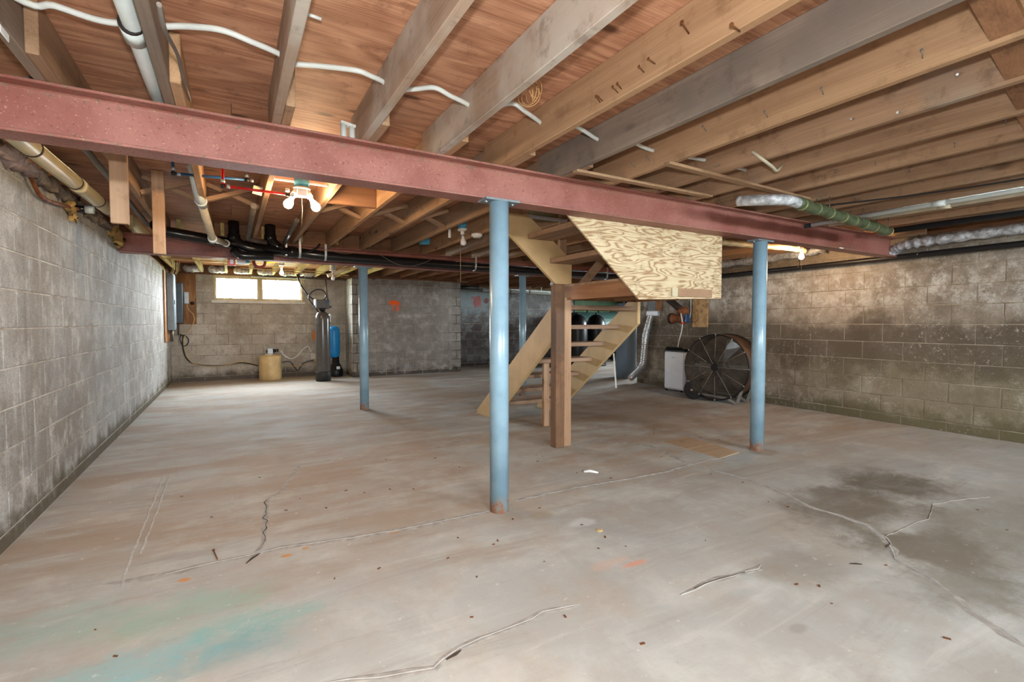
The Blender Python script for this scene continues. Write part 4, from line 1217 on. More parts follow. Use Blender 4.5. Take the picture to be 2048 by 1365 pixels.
def bare_lamp(p, lit, label, cord=0.0, box=False, s=1.0, tilt=(0, 0, -1), top=None):
    p = Vector(p)
    t = thing('bare_bulb_lamp', p, label, 'lamp', 'bare bulb lampholders')
    d = Vector(tilt).normalized()
    top = CEIL - 0.005 if top is None else top
    MB().lathe([(0.05 * s, 0.0), (0.05 * s, 0.012), (0.03 * s, 0.022)], p - d * 0.022, d, 18).build('lampholder', 'porcelain', t)
    MB().lathe([(0.02 * s, 0), (0.02 * s, 0.035)], p, d, 14).build('socket', 'porcelain', t)
    if top > p.z + 0.03:
        MB().lathe([(0.045 * s, p.z + 0.02), (0.045 * s, top)], (p.x, p.y, 0), (0, 0, 1), 16).build('ceiling_box', 'box_blue' if box else 'box_grey', t)
    bulb(t, p + d * 0.05, d, lit, s)
    if cord:
        MB().tube([p + Vector((-0.03, -0.02, 0)), p + Vector((-0.03, -0.02, -cord))], 0.0014, 5).build('pull_cord', 'cable_tan', t)
    return t
bare_lamp((5.60, 3.175, 1.985), M['bulb_on_small'], 'glowing bare bulb with pull cord behind the beam near the right wall', 0.28, s=0.9)
bare_lamp((0.70, 8.5, 2.02), M['bulb_on_dim'], 'glowing bare bulb hanging in front of the windows', 0, s=0.9)
bare_lamp((2.06, 4.6, 2.065), M['bulb_off'], 'unlit bare bulb with long pull cord beside the white smoke detector', 0.52, True, tilt=(0.05, -0.1, -1))
bare_lamp((1.47, 8.5, 1.98), M['bulb_off'], 'unlit bare bulb under the yellow joists behind the steel post', 0)
bare_lamp((4.95, 7.2, 1.93), M['bulb_off'], 'unlit bulb under the dark joists behind the stairs', 0, s=0.9)
# turquoise boxes, smoke alarm, small sensors
sd = thing('smoke_detector', (2.20, 4.55, 2.03), 'white round smoke detector under a turquoise box', 'detector')
MB().lathe([(0.045, 0), (0.056, 0.008), (0.056, 0.03), (0.03, 0.036)], (2.20, 4.55, 2.012), (0, 0, 1), 20).build('housing', 'white_plastic', sd)
MB().lathe([(0.04, 0), (0.04, 0.01)], (2.20, 4.55, 2.003), (0, 0, 1), 16).build('vent_ring', 'porcelain', sd)
for p, lab in (((2.36, 4.40, 2.075), 'turquoise plastic junction box above the smoke detector'), ((2.36, 3.95, 2.075), 'turquoise plastic junction box half hidden by the lone blue-grey post'), ((1.98, 5.5, 2.07), 'turquoise plastic junction box behind the hanging white tag')):
    t = thing('junction_box', p, lab, 'box', 'turquoise junction boxes')
    x, y, z = p
    MB().bbox(x - 0.05, x + 0.05, y - 0.05, y + 0.05, z - 0.02, z + 0.05, 0.006).build('box_body', 'box_blue', t)
    MB().box(x - 0.065, x + 0.065, y - 0.008, y + 0.008, z + 0.03, z + 0.04).build('mounting_ear', 'box_blue', t)
tg = [(1.961, 4.700, 2.050)][0]
t = thing('door_sensor', tg, 'small white sensor hanging left of the unlit bulb', 'sensor')
MB().bbox(tg[0] - 0.012, tg[0] + 0.012, tg[1] - 0.01, tg[1] + 0.01, tg[2] - 0.045, tg[2] + 0.045, 0.003).build('sensor_body', 'white_plastic', t)
MB().tube([(tg[0], tg[1], tg[2] + 0.045), (tg[0], tg[1], 2.2)], 0.002, 5).build('sensor_wire', 'cable_white', t)

# ================================================================ ELECTRICAL CORNER
o = MB().bbox(-0.984, -0.964, 10.02, 11.02, 0.80, 2.02, 0.003).build('backing_board', 'panel_board')
tag(o, 'brown plywood backing board on the left wall behind the electrical panel', 'board', 'plywood boards in the electrical corner')
o = MB().bbox(-0.93, -0.575, 11.075, 11.097, 1.10, 2.055, 0.003).build('backing_board', 'panel_board')
tag(o, 'reddish plywood board on the window wall beside the electrical panels', 'board', 'plywood boards in the electrical corner')
t = thing('breaker_panel', (-0.91, 10.45, 0.98), 'tall grey steel electrical panel on the left wall in the corner', 'electrical panel')
MB().bbox(-0.963, -0.865, 10.28, 10.66, 1.0, 1.99, 0.006).build('cabinet', 'panel_grey', t)
d = MB().bbox(-0.866, -0.858, 10.30, 10.64, 1.03, 1.96, 0.003).build('panel_door', 'panel_grey', t)
MB().bbox(-0.858, -0.848, 10.33, 10.36, 1.45, 1.53, 0.003).build('latch', 'panel_dark', d)
MB().tube([(-0.915, 10.40, 1.0), (-0.915, 10.40, 0.80)], 0.022, 12).build('conduit_nipple', 'grey_pipe', t)
MB().tube([(-0.915, 10.52, 1.0), (-0.915, 10.52, 0.82)], 0.018, 12).build('conduit_nipple', 'pvc_aged', t)
t = thing('disconnect_box', (-0.86, 10.92, 1.12), 'dark grey steel switch box with its cover facing the room beside the panel', 'electrical panel')
MB().bbox(-0.955, -0.775, 10.86, 11.07, 1.12, 1.865, 0.006).build('cabinet', 'panel_dark', t)
MB().bbox(-0.95, -0.78, 10.852, 10.861, 1.13, 1.855, 0.003).build('cover', 'panel_dark', t)
MB().tube([(-0.86, 10.97, 1.12), (-0.86, 10.97, 0.90)], 0.016, 10).build('conduit_nipple', 'grey_pipe', t)
t = thing('outlet_box', (-0.725, 11.05, 1.48), 'small pale grey outlet box on the reddish plywood board', 'box')
MB().bbox(-0.765, -0.69, 11.03, 11.075, 1.49, 1.71, 0.005).build('box_body', 'box_grey', t)
MB().bbox(-0.758, -0.697, 11.025, 11.031, 1.50, 1.70, 0.002).build('cover_plate', 'box_grey', t)
o = MB().lathe([(0.03, 0), (0.034, 0.015), (0.02, 0.04), (0.008, 0.045)], (-0.64, 11.075, 1.50), (0, -1, 0), 12).build('round_plug', 'rust_dark')
tag(o, 'dark round knob on the reddish plywood board', 'knob')
cable('panel_cable', [(-0.725, 11.04, 1.49), (-0.70, 11.05, 1.38), (-0.62, 11.06, 1.27), (-0.63, 11.06, 1.12), (-0.74, 11.05, 0.92), (-0.80, 11.05, 0.80)], 0.008, 'cable_tan', 'pale cable curling down from the small outlet box', 'cable')

# ================================================================ WATER TREATMENT
cx, cy = 1.53, 10.02
t = thing('water_softener', (cx, cy, 0), 'tall glossy grey water treatment tank with valve head near the windows', 'water tank')
MB().lathe([(0.13, 0.0), (0.14, 0.01), (0.142, 0.17), (0.139, 0.185)], (cx, cy, 0), n=28).build('base_boot', 'tank_base', t)
MB().lathe([(0.132, 0.185), (0.134, 0.20), (0.134, 1.20), (0.128, 1.26), (0.105, 1.31), (0.07, 1.335), (0.045, 1.345)], (cx, cy, 0), n=32).build('tank_body', 'tank_grey', t)
MB().lathe([(0.045, 1.34), (0.045, 1.37), (0.06, 1.375), (0.06, 1.40), (0.04, 1.41)], (cx, cy, 0), n=18).build('neck', 'black_plastic', t)
h = MB().bbox(cx - 0.135, cx + 0.12, cy - 0.09, cy + 0.09, 1.405, 1.575, 0.012).build('valve_head', 'valve_head', t)
MB().bbox(cx - 0.14, cx - 0.12, cy - 0.095, cy + 0.095, 1.42, 1.58, 0.004).build('head_trim', 'box_grey', h)
MB().bbox(cx + 0.06, cx + 0.10, cy - 0.096, cy - 0.088, 1.50, 1.56, 0.002).build('display', 'gauge_blue', h)
for sx in (-1, 1):
    MB().lathe([(0.02, 0), (0.024, 0.01), (0.02, 0.045)], (cx + sx * 0.12, cy - 0.01, 1.44), (sx, 0, 0), 12).build('port', 'gauge_blue', h)
for dx, dz in ((0.03, 0), (0.085, 0)):
    pass
MB().bbox(cx + 0.13, cx + 0.15, cy - 0.03, cy + 0.05, 1.15, 1.30, 0.003).build('bypass_tag', 'paint_white', t)

cx, cy = 0.655, 10.80
t = thing('solution_tank', (cx, cy, 0), 'squat round amber plastic tank with a small pump on its lid', 'tank')
MB().lathe([(0.195, 0.0), (0.205, 0.012), (0.205, 0.10), (0.203, 0.30), (0.205, 0.46), (0.198, 0.478), (0.07, 0.486)], (cx, cy, 0), n=32).build('tank_body', 'poly_tan', t)
MB().lathe([(0.075, 0.484), (0.075, 0.505), (0.06, 0.512)], (cx - 0.02, cy, 0), n=20).build('lid', 'sill_white', t)
pm = MB().bbox(cx - 0.05, cx + 0.05, cy - 0.05, cy + 0.05, 0.512, 0.625, 0.008).build('metering_pump', 'box_grey', t)
MB().lathe([(0.034, 0), (0.036, 0.02), (0.03, 0.06)], (cx + 0.05, cy, 0.57), (1, 0, 0), 14).build('pump_head', 'black_plastic', pm)
MB().lathe([(0.03, 0), (0.03, 0.03)], (cx + 0.12, cy, 0.575), (1, 0, 0.1), 12).build('pump_valve', 'rust_dark', pm)
MB().lathe([(0.024, 0), (0.024, 0.02)], (cx - 0.05, cy, 0.56), (-1, 0, 0), 12).build('pump_knob', 'black_plastic', pm)

cx, cy = 1.86, 10.74
t = thing('ejector_unit', (cx, cy, 0), 'bright blue upright filter drum on a black base behind the grey tank', 'filter')
MB().lathe([(0.13, 0.0), (0.14, 0.02), (0.145, 0.14), (0.12, 0.17), (0.10, 0.24), (0.075, 0.27), (0.07, 0.42)], (cx + 0.03, cy, 0), n=24).build('base_pump', 'black_plastic', t)
MB().lathe([(0.075, 0.40), (0.10, 0.43), (0.115, 0.50), (0.118, 0.96), (0.105, 1.03), (0.05, 1.06)], (cx, cy, 0), n=28).build('drum', 'blue_drum', t)
MB().bbox(cx + 0.02, cx + 0.09, cy - 0.136, cy - 0.128, 0.16, 0.22, 0.002).build('rating_label', 'paint_white', t)
ob = [(1.485, 11.050, 0.420)][0]
t = thing('wall_outlet', ob, 'white outlet box with brass fittings on the wall beside the grey tank', 'outlet')
MB().bbox(ob[0] - 0.05, ob[0] + 0.05, 11.02, 11.095, ob[2] - 0.06, ob[2] + 0.06, 0.005).build('box_body', 'sill_white', t)
MB().lathe([(0.03, 0), (0.025, 0.03), (0.03, 0.05)], (ob[0] + 0.02, 11.02, ob[2] - 0.08), (0.3, -1, 0), 12).build('brass_tee', 'poly_tan', t)
og = [(1.513, 11.060, 0.854)][0]
o = MB().bbox(og[0] - 0.03, og[0] + 0.03, 11.07, 11.094, og[2] - 0.10, og[2] + 0.10, 0.01).build('hanging_tag', 'orange_band')
tag(o, 'orange and white tag hung on the wall left of the grey tank', 'tag')

# small things on the yellow joists above the windows
rb = [(0.013, 6.515, 1.839)][0]
t = thing('alarm_box', rb, 'small red box with a pale label fixed under the yellow joists', 'box')
MB().bbox(rb[0] - 0.04, rb[0] + 0.04, 6.487, 6.54, rb[2] - 0.05, rb[2] + 0.05, 0.004).build('box_body', 'red_plastic', t)
MB().bbox(rb[0] - 0.015, rb[0] + 0.02, 6.480, 6.488, rb[2] - 0.03, rb[2] + 0.02, 0.002).build('label_plate', 'paint_white', t)
wb = [(0.114, 6.515, 1.857)][0]
t = thing('control_box', wb, 'small white box beside the red box under the yellow joists', 'box')
MB().bbox(wb[0] - 0.05, wb[0] + 0.045, 6.487, 6.54, wb[2] - 0.05, wb[2] + 0.055, 0.004).build('box_body', 'white_plastic', t)
MB().bbox(wb[0] + 0.045, wb[0] + 0.085, 6.49, 6.53, wb[2] - 0.03, wb[2] + 0.03, 0.004).build('side_block', 'box_blue', t)
rc = Vector([(0.304, 6.600, 1.855)][0])
t = thing('wire_coil', rc, 'coil of dark red wire hanging from the yellow joists above the windows', 'wire')
for i in range(4):
    MB().tube([rc + Vector(((0.05 + 0.007 * i) * math.cos(s), 0.01 * i, (0.05 + 0.006 * i) * math.sin(s))) for s in [j * 0.349 for j in range(18)]], 0.006, 6, closed=True).build('wire_turn', 'red_coil', t)
MB().tube([rc + Vector((0, 0, 0.05)), rc + Vector((0, 0, 2.10 - rc.z))], 0.003, 5).build('hang_wire', 'red_coil', t)
cable('yellow_cable', [(0.482, 8.750, 2.087), (0.699, 8.750, 2.117), (0.998, 8.750, 2.119)], 0.012, 'tape_yellow', 'yellow cable strung under the joists above the right window pane', 'cable')
for i, x in enumerate((-0.60, -0.20, 0.22, 0.62, 1.02, 1.42)):
    m = MB()
    pts = spline([(x - 0.13, 10.98, 2.16), (x - 0.05, 10.92, 2.135), (x + 0.05, 10.95, 2.15), (x + 0.14, 10.98, 2.16)], 5)
    m.tube(pts, [0.06 + random.uniform(-0.015, 0.015) for _ in pts], 10)
    tag(m.build('insulation_batt', 'foil'), 'crumpled foil-faced insulation tucked between yellow joists over the window wall', 'insulation', 'foil batts over the window wall')
for i in range(4):
    x = -0.5 + i * 0.52
    cable('joist_cable', [(x - 0.4, 8.9 + i * 0.42, 2.09), (x, 8.91 + i * 0.42, 2.082), (x + 0.6, 8.9 + i * 0.42, 2.09), (x + 1.0, 8.91 + i * 0.42, 2.085)], 0.009, 'cable_tan', 'tan house wire stapled across the undersides of the yellow joists', 'wire', 'wires under the yellow joists', 5, 6)
rs = Vector([(0.707, 6.020, 2.150)][0])
t = thing('shutoff_valve', rs, 'small red-handled valve below the twin lamp cord', 'valve')
MB().tube(spline([rs + Vector((-0.12, 0.02, -0.02)), rs + Vector((-0.06, 0, -0.03)), rs, rs + Vector((0.02, 0, 0.12))], 5), 0.011, 8).build('copper_stub', 'rust_iron', t)
MB().lathe([(0.02, -0.01), (0.022, 0.012)], rs, (0, -1, 0.3), 12).build('valve_wheel', 'red_plastic', t)
o = MB().box(rs.x - 0.16, rs.x - 0.14, 6.13, 6.134, 1.90, 2.10).build('metal_strap', 'clamp_steel')
tag(o, 'bright metal strap hanging beside the red-handled valve', 'strap')

# ================================================================ RIGHT-HAND CORNER
# drum fan
C0 = Vector((5.93, 4.53, 0.50))
ang = math.radians(12)
ax = Vector((math.cos(ang), math.sin(ang), 0))
sd = Vector((-math.sin(ang), math.cos(ang), 0))
R, LEN = 0.462, 0.40
t = thing('drum_fan', (6.1, 4.6, 0), 'big black and brown drum fan with wire guard on a wheeled stand', 'fan')
def turned(prof, name, mat, par, n=44, at=C0, axis=ax):
    """open surface of revolution"""
    m = MB().lathe(prof, at, axis, n)
    m.f = m.f[:-2]
    m.s = m.s[:-2]
    return m.build(name, mat, par)
turned([(R - 0.004, 0), (R, 0.0), (R, LEN), (R - 0.004, LEN), (R - 0.004, 0)], 'drum_shell', 'fan_drum', t)
for h in (0.0, LEN):
    MB().tube([C0 + ax * h + sd * (R * math.cos(s)) + Vector((0, 0, R * math.sin(s))) for s in [j * 2 * math.pi / 48 for j in range(48)]], 0.011, 8, closed=True).build('rim_ring', 'fan_black', t)
for h, nm in ((-0.012, 'front_guard'), (LEN + 0.012, 'rear_guard')):
    m = MB()
    for rr in [0.06 + i * 0.0118 for i in range(34)]:
        m.tube([C0 + ax * (h - 0.02 * (1 - rr / R) * (1 if h < 0 else -1)) + sd * (rr * math.cos(s)) + Vector((0, 0, rr * math.sin(s))) for s in [j * 2 * math.pi / 40 for j in range(40)]], 0.0022, 4, closed=True)
    g = m.build(nm, 'fan_wire', t)
    for i in range(12):
        s = i * math.pi / 6
        u = sd * math.cos(s) + Vector((0, 0, math.sin(s)))
        MB().tube([C0 + ax * (h - 0.02 * (1 if h < 0 else -1)) + u * (0.05 if i % 2 == 0 else 0.14), C0 + ax * h + u * R], 0.0028, 5).build('spoke', 'stand_grey' if h < 0 else 'fan_wire', g)
        if h < 0:
            MB().lathe([(0.009, 0), (0.009, 0.008)], C0 + ax * -0.014 + u * (R + 0.002), -ax, 8).build('clip', 'fan_bright', g)
    MB().lathe([(0.05, -0.012), (0.055, 0.0), (0.05, 0.012)], C0 + ax * (h - 0.02 * (1 if h < 0 else -1)), ax, 20).build('hub_disc', 'fan_black', g)
bp = thing  # keep name short below
m = MB().lathe([(0.075, 0.10), (0.08, 0.18)], C0, ax, 20)
m.build('blade_hub', 'fan_black', t)
for i in range(4):
    s0 = i * math.pi / 2 + 0.5
    vs = []
    for rr in (0.07, 0.25, R - 0.025):
        for ds, hh in ((-0.32 if rr > 0.1 else -0.5, 0.20), (0.32 if rr > 0.1 else 0.5, 0.09)):
            s = s0 + ds
            vs += [C0 + ax * hh + (sd * math.cos(s) + Vector((0, 0, math.sin(s)))) * rr, C0 + ax * (hh + 0.005) + (sd * math.cos(s) + Vector((0, 0, math.sin(s)))) * rr]
    fs = []
    for q in (0, 1):
        o4 = q * 4
        fs += [(o4, o4 + 2, o4 + 6, o4 + 4), (o4 + 1, o4 + 5, o4 + 7, o4 + 3), (o4, o4 + 4, o4 + 5, o4 + 1), (o4 + 2, o4 + 3, o4 + 7, o4 + 6)]
    fs += [(0, 1, 3, 2), (8, 10, 11, 9)]
    MB().add(vs, fs, False).build('blade', 'fan_blade' if i != 1 else 'fan_bright', t)  # one blade paler, a reflection put into its colour
MB().lathe([(0.07, 0.20), (0.075, 0.21), (0.075, 0.34), (0.05, 0.36)], C0, ax, 20).build('motor', 'fan_black', t)
MB().bar(C0 + ax * 0.28 - sd * (R - 0.01), C0 + ax * 0.28 + sd * (R - 0.01), 0.03, 0.03).build('motor_mount', 'stand_grey', t)
MB().tube(spline([C0 + ax * 0.03 + sd * 0.36 + Vector((0, 0, 0.05)), C0 + ax * 0.03 + sd * 0.26 + Vector((0, 0, -0.1)), C0 + ax * 0.03 + sd * 0.08 + Vector((0, 0, -0.15)), C0 + ax * 0.03 + sd * -0.08 + Vector((0, 0, -0.03))], 6), 0.006, 6).build('power_cord', 'cable_black', t)
# wheels at the near corner, A-frame legs at the other
for hh in (0.02, LEN - 0.06):
    wc = C0 + ax * hh + sd * 0.34
    wc.z = 0.145
    w = MB().lathe([(0.06, -0.028), (0.125, -0.03), (0.142, -0.016), (0.142, 0.016), (0.125, 0.03), (0.06, 0.028)], wc, ax, 28).build('wheel', 'rubber', t)
    MB().lathe([(0.035, -0.034), (0.062, -0.032), (0.062, 0.032), (0.035, 0.034)], wc, ax, 16).build('wheel_hub', 'rust_dark', w)
MB().tube([C0 + ax * -0.05 + sd * 0.34 + Vector((0, 0, 0.145 - C0.z)), C0 + ax * (LEN) + sd * 0.34 + Vector((0, 0, 0.145 - C0.z))], 0.012, 10).build('axle', 'stand_grey', t)
for hh in (0.02, LEN - 0.05):
    b0 = C0 + ax * hh + sd * 0.34
    b1 = C0 + ax * hh - sd * 0.30
    for q, zt in ((-0.36, 0.20), (-0.16, 0.075)):
        a = C0 + ax * hh + sd * q
        a.z = zt
        e = C0 + ax * hh - sd * 0.30
        e.z = 0.012
        MB().bar(a, e, 0.035, 0.03).build('leg', 'stand_grey', t)
    f0, f1 = C0 + ax * hh - sd * 0.16, C0 + ax * hh + sd * 0.26
    f0.z, f1.z = 0.075, 0.10
    MB().bar(f0, f1, 0.03, 0.03).build('frame_rail', 'stand_grey', t)
q = C0 + ax * 0.30 - sd * 0.34
MB().bbox(q.x - 0.05, q.x + 0.05, q.y - 0.11, q.y - 0.05, 0.53, 0.62, 0.004).build('switch_box', 'fan_black', t)

# dehumidifier
t = thing('dehumidifier', (6.39, 5.62, 0), 'white upright dehumidifier with black grille flap on top', 'dehumidifier')
bd = MB().bbox(6.265, 6.50, 5.37, 5.80, 0.03, 0.665, 0.028).build('casing', 'appliance_white', t)
MB().bbox(6.27, 6.495, 5.375, 5.795, 0.655, 0.69, 0.012).build('top_panel', 'black_plastic', t)
m = MB().bar((6.30, 5.44, 0.70), (6.30, 5.77, 0.70), 0.012, 0.06, up=(-0.5, 0, 1)).build('louvre_flap', 'black_plastic', t)
MB().bbox(6.32, 6.48, 5.44, 5.76, 0.688, 0.70, 0.003).build('air_grille', 'fan_black', t)
MB().bbox(6.36, 6.385, 5.364, 5.372, 0.13, 0.34, 0.002).build('water_gauge', 'gauge_blue', bd)
MB().bbox(6.26, 6.266, 5.55, 5.62, 0.555, 0.57, 0.001).build('badge', 'box_grey', bd)
for x in (6.30, 6.46):
    for y in (5.45, 5.76):
        MB().lathe([(0.018, -0.012), (0.018, 0.012)], (x, y, 0.018), (0, 1, 0), 12).build('caster', 'black_plastic', t)

# plywood square, rusty pump and its cord on the right wall
XW = lambda y: 6.32 + 0.04 * y
o = MB().box(XW(5.3) - 0.030, XW(5.3) - 0.012, 5.13, 5.42, 1.06, 1.62).build('mounting_board', 'cdx')
tag(o, 'pale plywood square screwed to the right wall behind the rusty motor', 'board')
x0 = XW(5.6) - 0.15
t = thing('rusty_pump', (x0, 5.62, 1.17), 'rust-covered circulator pump motor on an iron pipe at the right wall', 'pump')
MB().lathe([(0.02, -0.12), (0.075, -0.115), (0.085, -0.10), (0.085, -0.07), (0.07, -0.06), (0.07, 0.12), (0.085, 0.125), (0.085, 0.16), (0.05, 0.165)], (x0, 5.65, 1.20), (0.1, -1, 0), 22).build('motor_body', 'rust_iron', t)
MB().lathe([(0.03, -0.125), (0.088, -0.12), (0.088, -0.07), (0.06, -0.065)], (x0, 5.65, 1.20), (0.1, -1, 0), 22).build('end_bell', 'rust_dark', t)
MB().lathe([(0.05, 0), (0.10, 0.05), (0.08, 0.12)], (x0, 5.52, 1.25), (0.2, 0.15, 1), 18).build('volute', 'rust_iron', t)
MB().tube(fillet([(x0, 5.55, 1.34), (x0, 5.72, 1.45), (x0 - 0.02, 5.85, 1.56), (x0 + 0.05, 5.9, 1.75)], 0.08), 0.055, 14).build('iron_elbow', 'rust_dark', t)
MB().bbox(x0 - 0.03, x0 + 0.06, 5.43, 5.50, 1.14, 1.27, 0.005).build('wiring_box', 'gauge_blue', t)
MB().lathe([(0.022, 0), (0.026, 0.03)], (x0 - 0.06, 5.47, 1.11), (0, 0, 1), 12).build('red_nut', 'red_plastic', t)
cable('pump_cord', [(x0 - 0.05, 5.52, 1.29), (x0 - 0.075, 5.49, 1.25), (x0 - 0.07, 5.47, 1.13), (x0 - 0.06, 5.49, 1.0), (x0 - 0.04, 5.56, 0.83), (x0 - 0.02, 5.60, 0.71)], 0.008, 'cable_white', 'white power cord hanging from the rusty pump to the dehumidifier', 'cord')
cable('sensor_wire', [(XW(5.45) - 0.03, 5.46, 1.55), (XW(5.45) - 0.03, 5.46, 1.30), (XW(5.45) - 0.05, 5.47, 1.20)], 0.005, 'cable_white', 'thin pale wire on the wall above the rusty pump', 'wire')

# dryer vent: plate, collar, foil hose
t = thing('vent_box', (XW(6.3) - 0.03, 6.3, 1.24), 'white vent box with square grille on the wall above the silver hose', 'vent')
MB().bbox(XW(6.3) - 0.075, XW(6.3) - 0.012, 6.16, 6.44, 1.25, 1.34, 0.01).build('vent_hood', 'appliance_white', t)
g = MB().box(XW(6.3) - 0.03, XW(6.3) - 0.012, 6.26, 6.44, 1.34, 1.58).build('grille_plate', 'white_plastic', t)
for i in range(9):
    MB().box(XW(6.3) - 0.036, XW(6.3) - 0.028, 6.265 + i * 0.02, 6.271 + i * 0.02, 1.345, 1.575).build('grille_bar', 'panel_dark', g)
for i in range(11):
    MB().box(XW(6.3) - 0.037, XW(6.3) - 0.029, 6.262, 6.44, 1.35 + i * 0.021, 1.354 + i * 0.021).build('grille_bar', 'panel_dark', g)
MB().box(XW(6.2) - 0.03, XW(6.2) - 0.012, 6.11, 6.25, 1.34, 1.60).build('cover_board', 'panel_board', t)
hp = spline([(XW(6.3) - 0.07, 6.33, 1.26), (XW(6.3) - 0.10, 6.35, 1.12), (XW(6.4) - 0.10, 6.43, 0.90), (XW(6.5) - 0.10, 6.46, 0.62), (XW(6.5) - 0.11, 6.50, 0.36), (XW(6.6) - 0.13, 6.68, 0.18), (XW(6.6) - 0.15, 6.76, 0.10)], 26)
t = thing('flex_hose', hp[0], 'ribbed silver flexible hose dropping from the vent box to the floor', 'hose')
MB().tube(hp, [0.066 if i % 3 == 0 else 0.057 for i in range(len(hp))], 16).build('hose_wall', 'flex_duct', t)
MB().lathe([(0.061, -0.012), (0.061, 0.012)], hp[-8], hp[-6] - hp[-10], 18).build('clamp_band', 'orange_band', t)
MB().lathe([(0.05, -0.1), (0.05, 0.02)], hp[-1], (hp[-1] - hp[-4]), 16).build('collar', 'clamp_steel', t)

# grey cylinder tank, oil tank and drums in the recess
cx, cy = 7.06, 7.55
t = thing('water_heater', (cx, cy, 0), 'tall blue-grey cylindrical tank behind the stair stringer', 'water tank')
MB().lathe([(0.205, 0.0), (0.215, 0.01), (0.215, 1.50), (0.20, 1.53), (0.02, 1.54)], (cx, cy, 0), n=36).build('tank_shell', 'tank_blue_grey', t)
MB().tube([(cx, cy, 1.53), (cx, cy, 1.95)], 0.07, 16).build('flue', 'iron_pipe', t)
MB().tube([(cx - 0.12, cy - 0.06, 1.53), (cx - 0.12, cy - 0.06, 1.98)], 0.012, 8).build('water_pipe', 'clamp_steel', t)
def obround(cxx, cyy, z0, w, h, y0, y1):
    r = w / 2
    pts = [(cxx + r * math.cos(s), z0 + h - r + r * math.sin(s)) for s in [math.pi * i / 12 for i in range(13)]]
    pts += [(cxx - r * math.cos(s), z0 + r - r * math.sin(s)) for s in [math.pi * i / 12 for i in range(13)]]
    return pts
t = thing('oil_tank', (9.3, 10.75, 0), 'dark teal fuel oil tank on legs behind the stairs', 'oil tank')
prof = obround(10.75, 0, 0.30, 0.72, 1.12, 0, 0)
MB().prism(prof, 0, 8.1, 9.9).build('tank_shell', 'oil_tank', t, bevel=0.02)
for x in (8.25, 9.75):
    for y in (10.5, 11.0):
        MB().tube([(x, y, 0), (x, y, 0.45)], 0.025, 10).build('leg', 'rust_dark', t)
for x in (8.6, 9.0, 9.45):
    MB().tube([(x, 10.75, 1.41), (x, 10.75, 1.58)], 0.025, 10).build('pipe_stub', 'fitting', t)
for i, (x, y) in enumerate(((7.72, 10.05), (8.38, 10.1))):
    t = thing('tall_drum', (x, y, 0), 'black domed upright drum in front of the teal oil tank', 'drum', 'black drums behind the stairs')
    MB().lathe([(0.25, 0.02), (0.26, 0.06), (0.26, 0.95), (0.245, 1.12), (0.19, 1.26), (0.10, 1.335), (0.02, 1.35)], (x, y, 0), n=28).build('drum_body', 'drum_black', t)
    MB().lathe([(0.27, 0.0), (0.27, 0.05)], (x, y, 0), n=28).build('foot_ring', 'fan_black', t)
    MB().tube([(x, y, 1.34), (x, y, 1.40)], 0.025, 10).build('cap', 'fitting', t)
o = MB().box(8.7, 10.7, 11.47, 11.488, 1.42, 1.95).build('wall_panel', 'green_board')
tag(o, 'green board fixed high on the recess wall above the oil tank', 'board')
o = MB().bar((5.72, 6.42, 0.60), (5.60, 6.22, 0.03), 0.025, 0.012).build('thin_stick', 'paint_white')
tag(o, 'thin white stick leaning under the stair stringer', 'stick')

# ================================================================ LEFT WALL TOP: insulation stuffed on the sill
def lump(pts, rr, mat, name, label):
    pts = spline(pts, 5)
    m = MB().tube(pts, [max(0.012, rr * random.uniform(0.65, 1.3)) for _ in pts], 10)
    for i, q in enumerate(m.v):
        q += Vector((random.uniform(-1, 0.6), random.uniform(-1, 1), random.uniform(-1.3, 1))) * rr * 0.5
        q.x = min(q.x, -0.90)
    return tag(m.build(name, mat), label, 'insulation')
lump([(-0.965, 3.121, 1.952), (-0.965, 3.403, 1.984), (-0.965, 3.567, 1.986), (-0.965, 3.720, 1.980)], 0.042, 'pink_wool', 'glass_wool', 'dirty pink fibreglass bulging from the left wall top')
lump([(-0.965, 3.866, 1.985), (-0.965, 4.053, 1.990), (-0.965, 4.396, 2.008), (-0.965, 4.665, 2.019)], 0.042, 'fibreglass', 'insulation_batt', 'sagging grey-brown insulation batt along the left wall top')
lump([(-0.970, 4.995, 1.997), (-0.970, 5.375, 2.017), (-0.970, 5.762, 2.029)], 0.04, 'fibreglass', 'insulation_batt', 'crushed grey insulation near the red beam end on the left wall')
lump([(-0.965, 4.472, 1.960), (-0.965, 4.588, 1.915), (-0.965, 4.594, 1.856)], 0.03, 'spray_foam', 'spray_foam', 'tan foam dripping down the left wall under the pipe stub')
lump([(-0.960, 5.852, 2.022), (-0.960, 6.122, 1.985), (-0.960, 6.158, 1.902)], 0.055, 'spray_foam', 'spray_foam', 'tan foam packed around the end of the red beam with the black pipe')
cable('old_cable', [(-0.960, 3.506, 2.026), (-0.960, 3.729, 1.950), (-0.960, 3.929, 1.875), (-0.960, 4.386, 1.920), (-0.960, 4.769, 1.969), (-0.960, 5.412, 2.029), (-0.960, 6.039, 2.068)], 0.012, 'rust_iron', 'brown cable sagging along the left wall top under the insulation', 'cable')

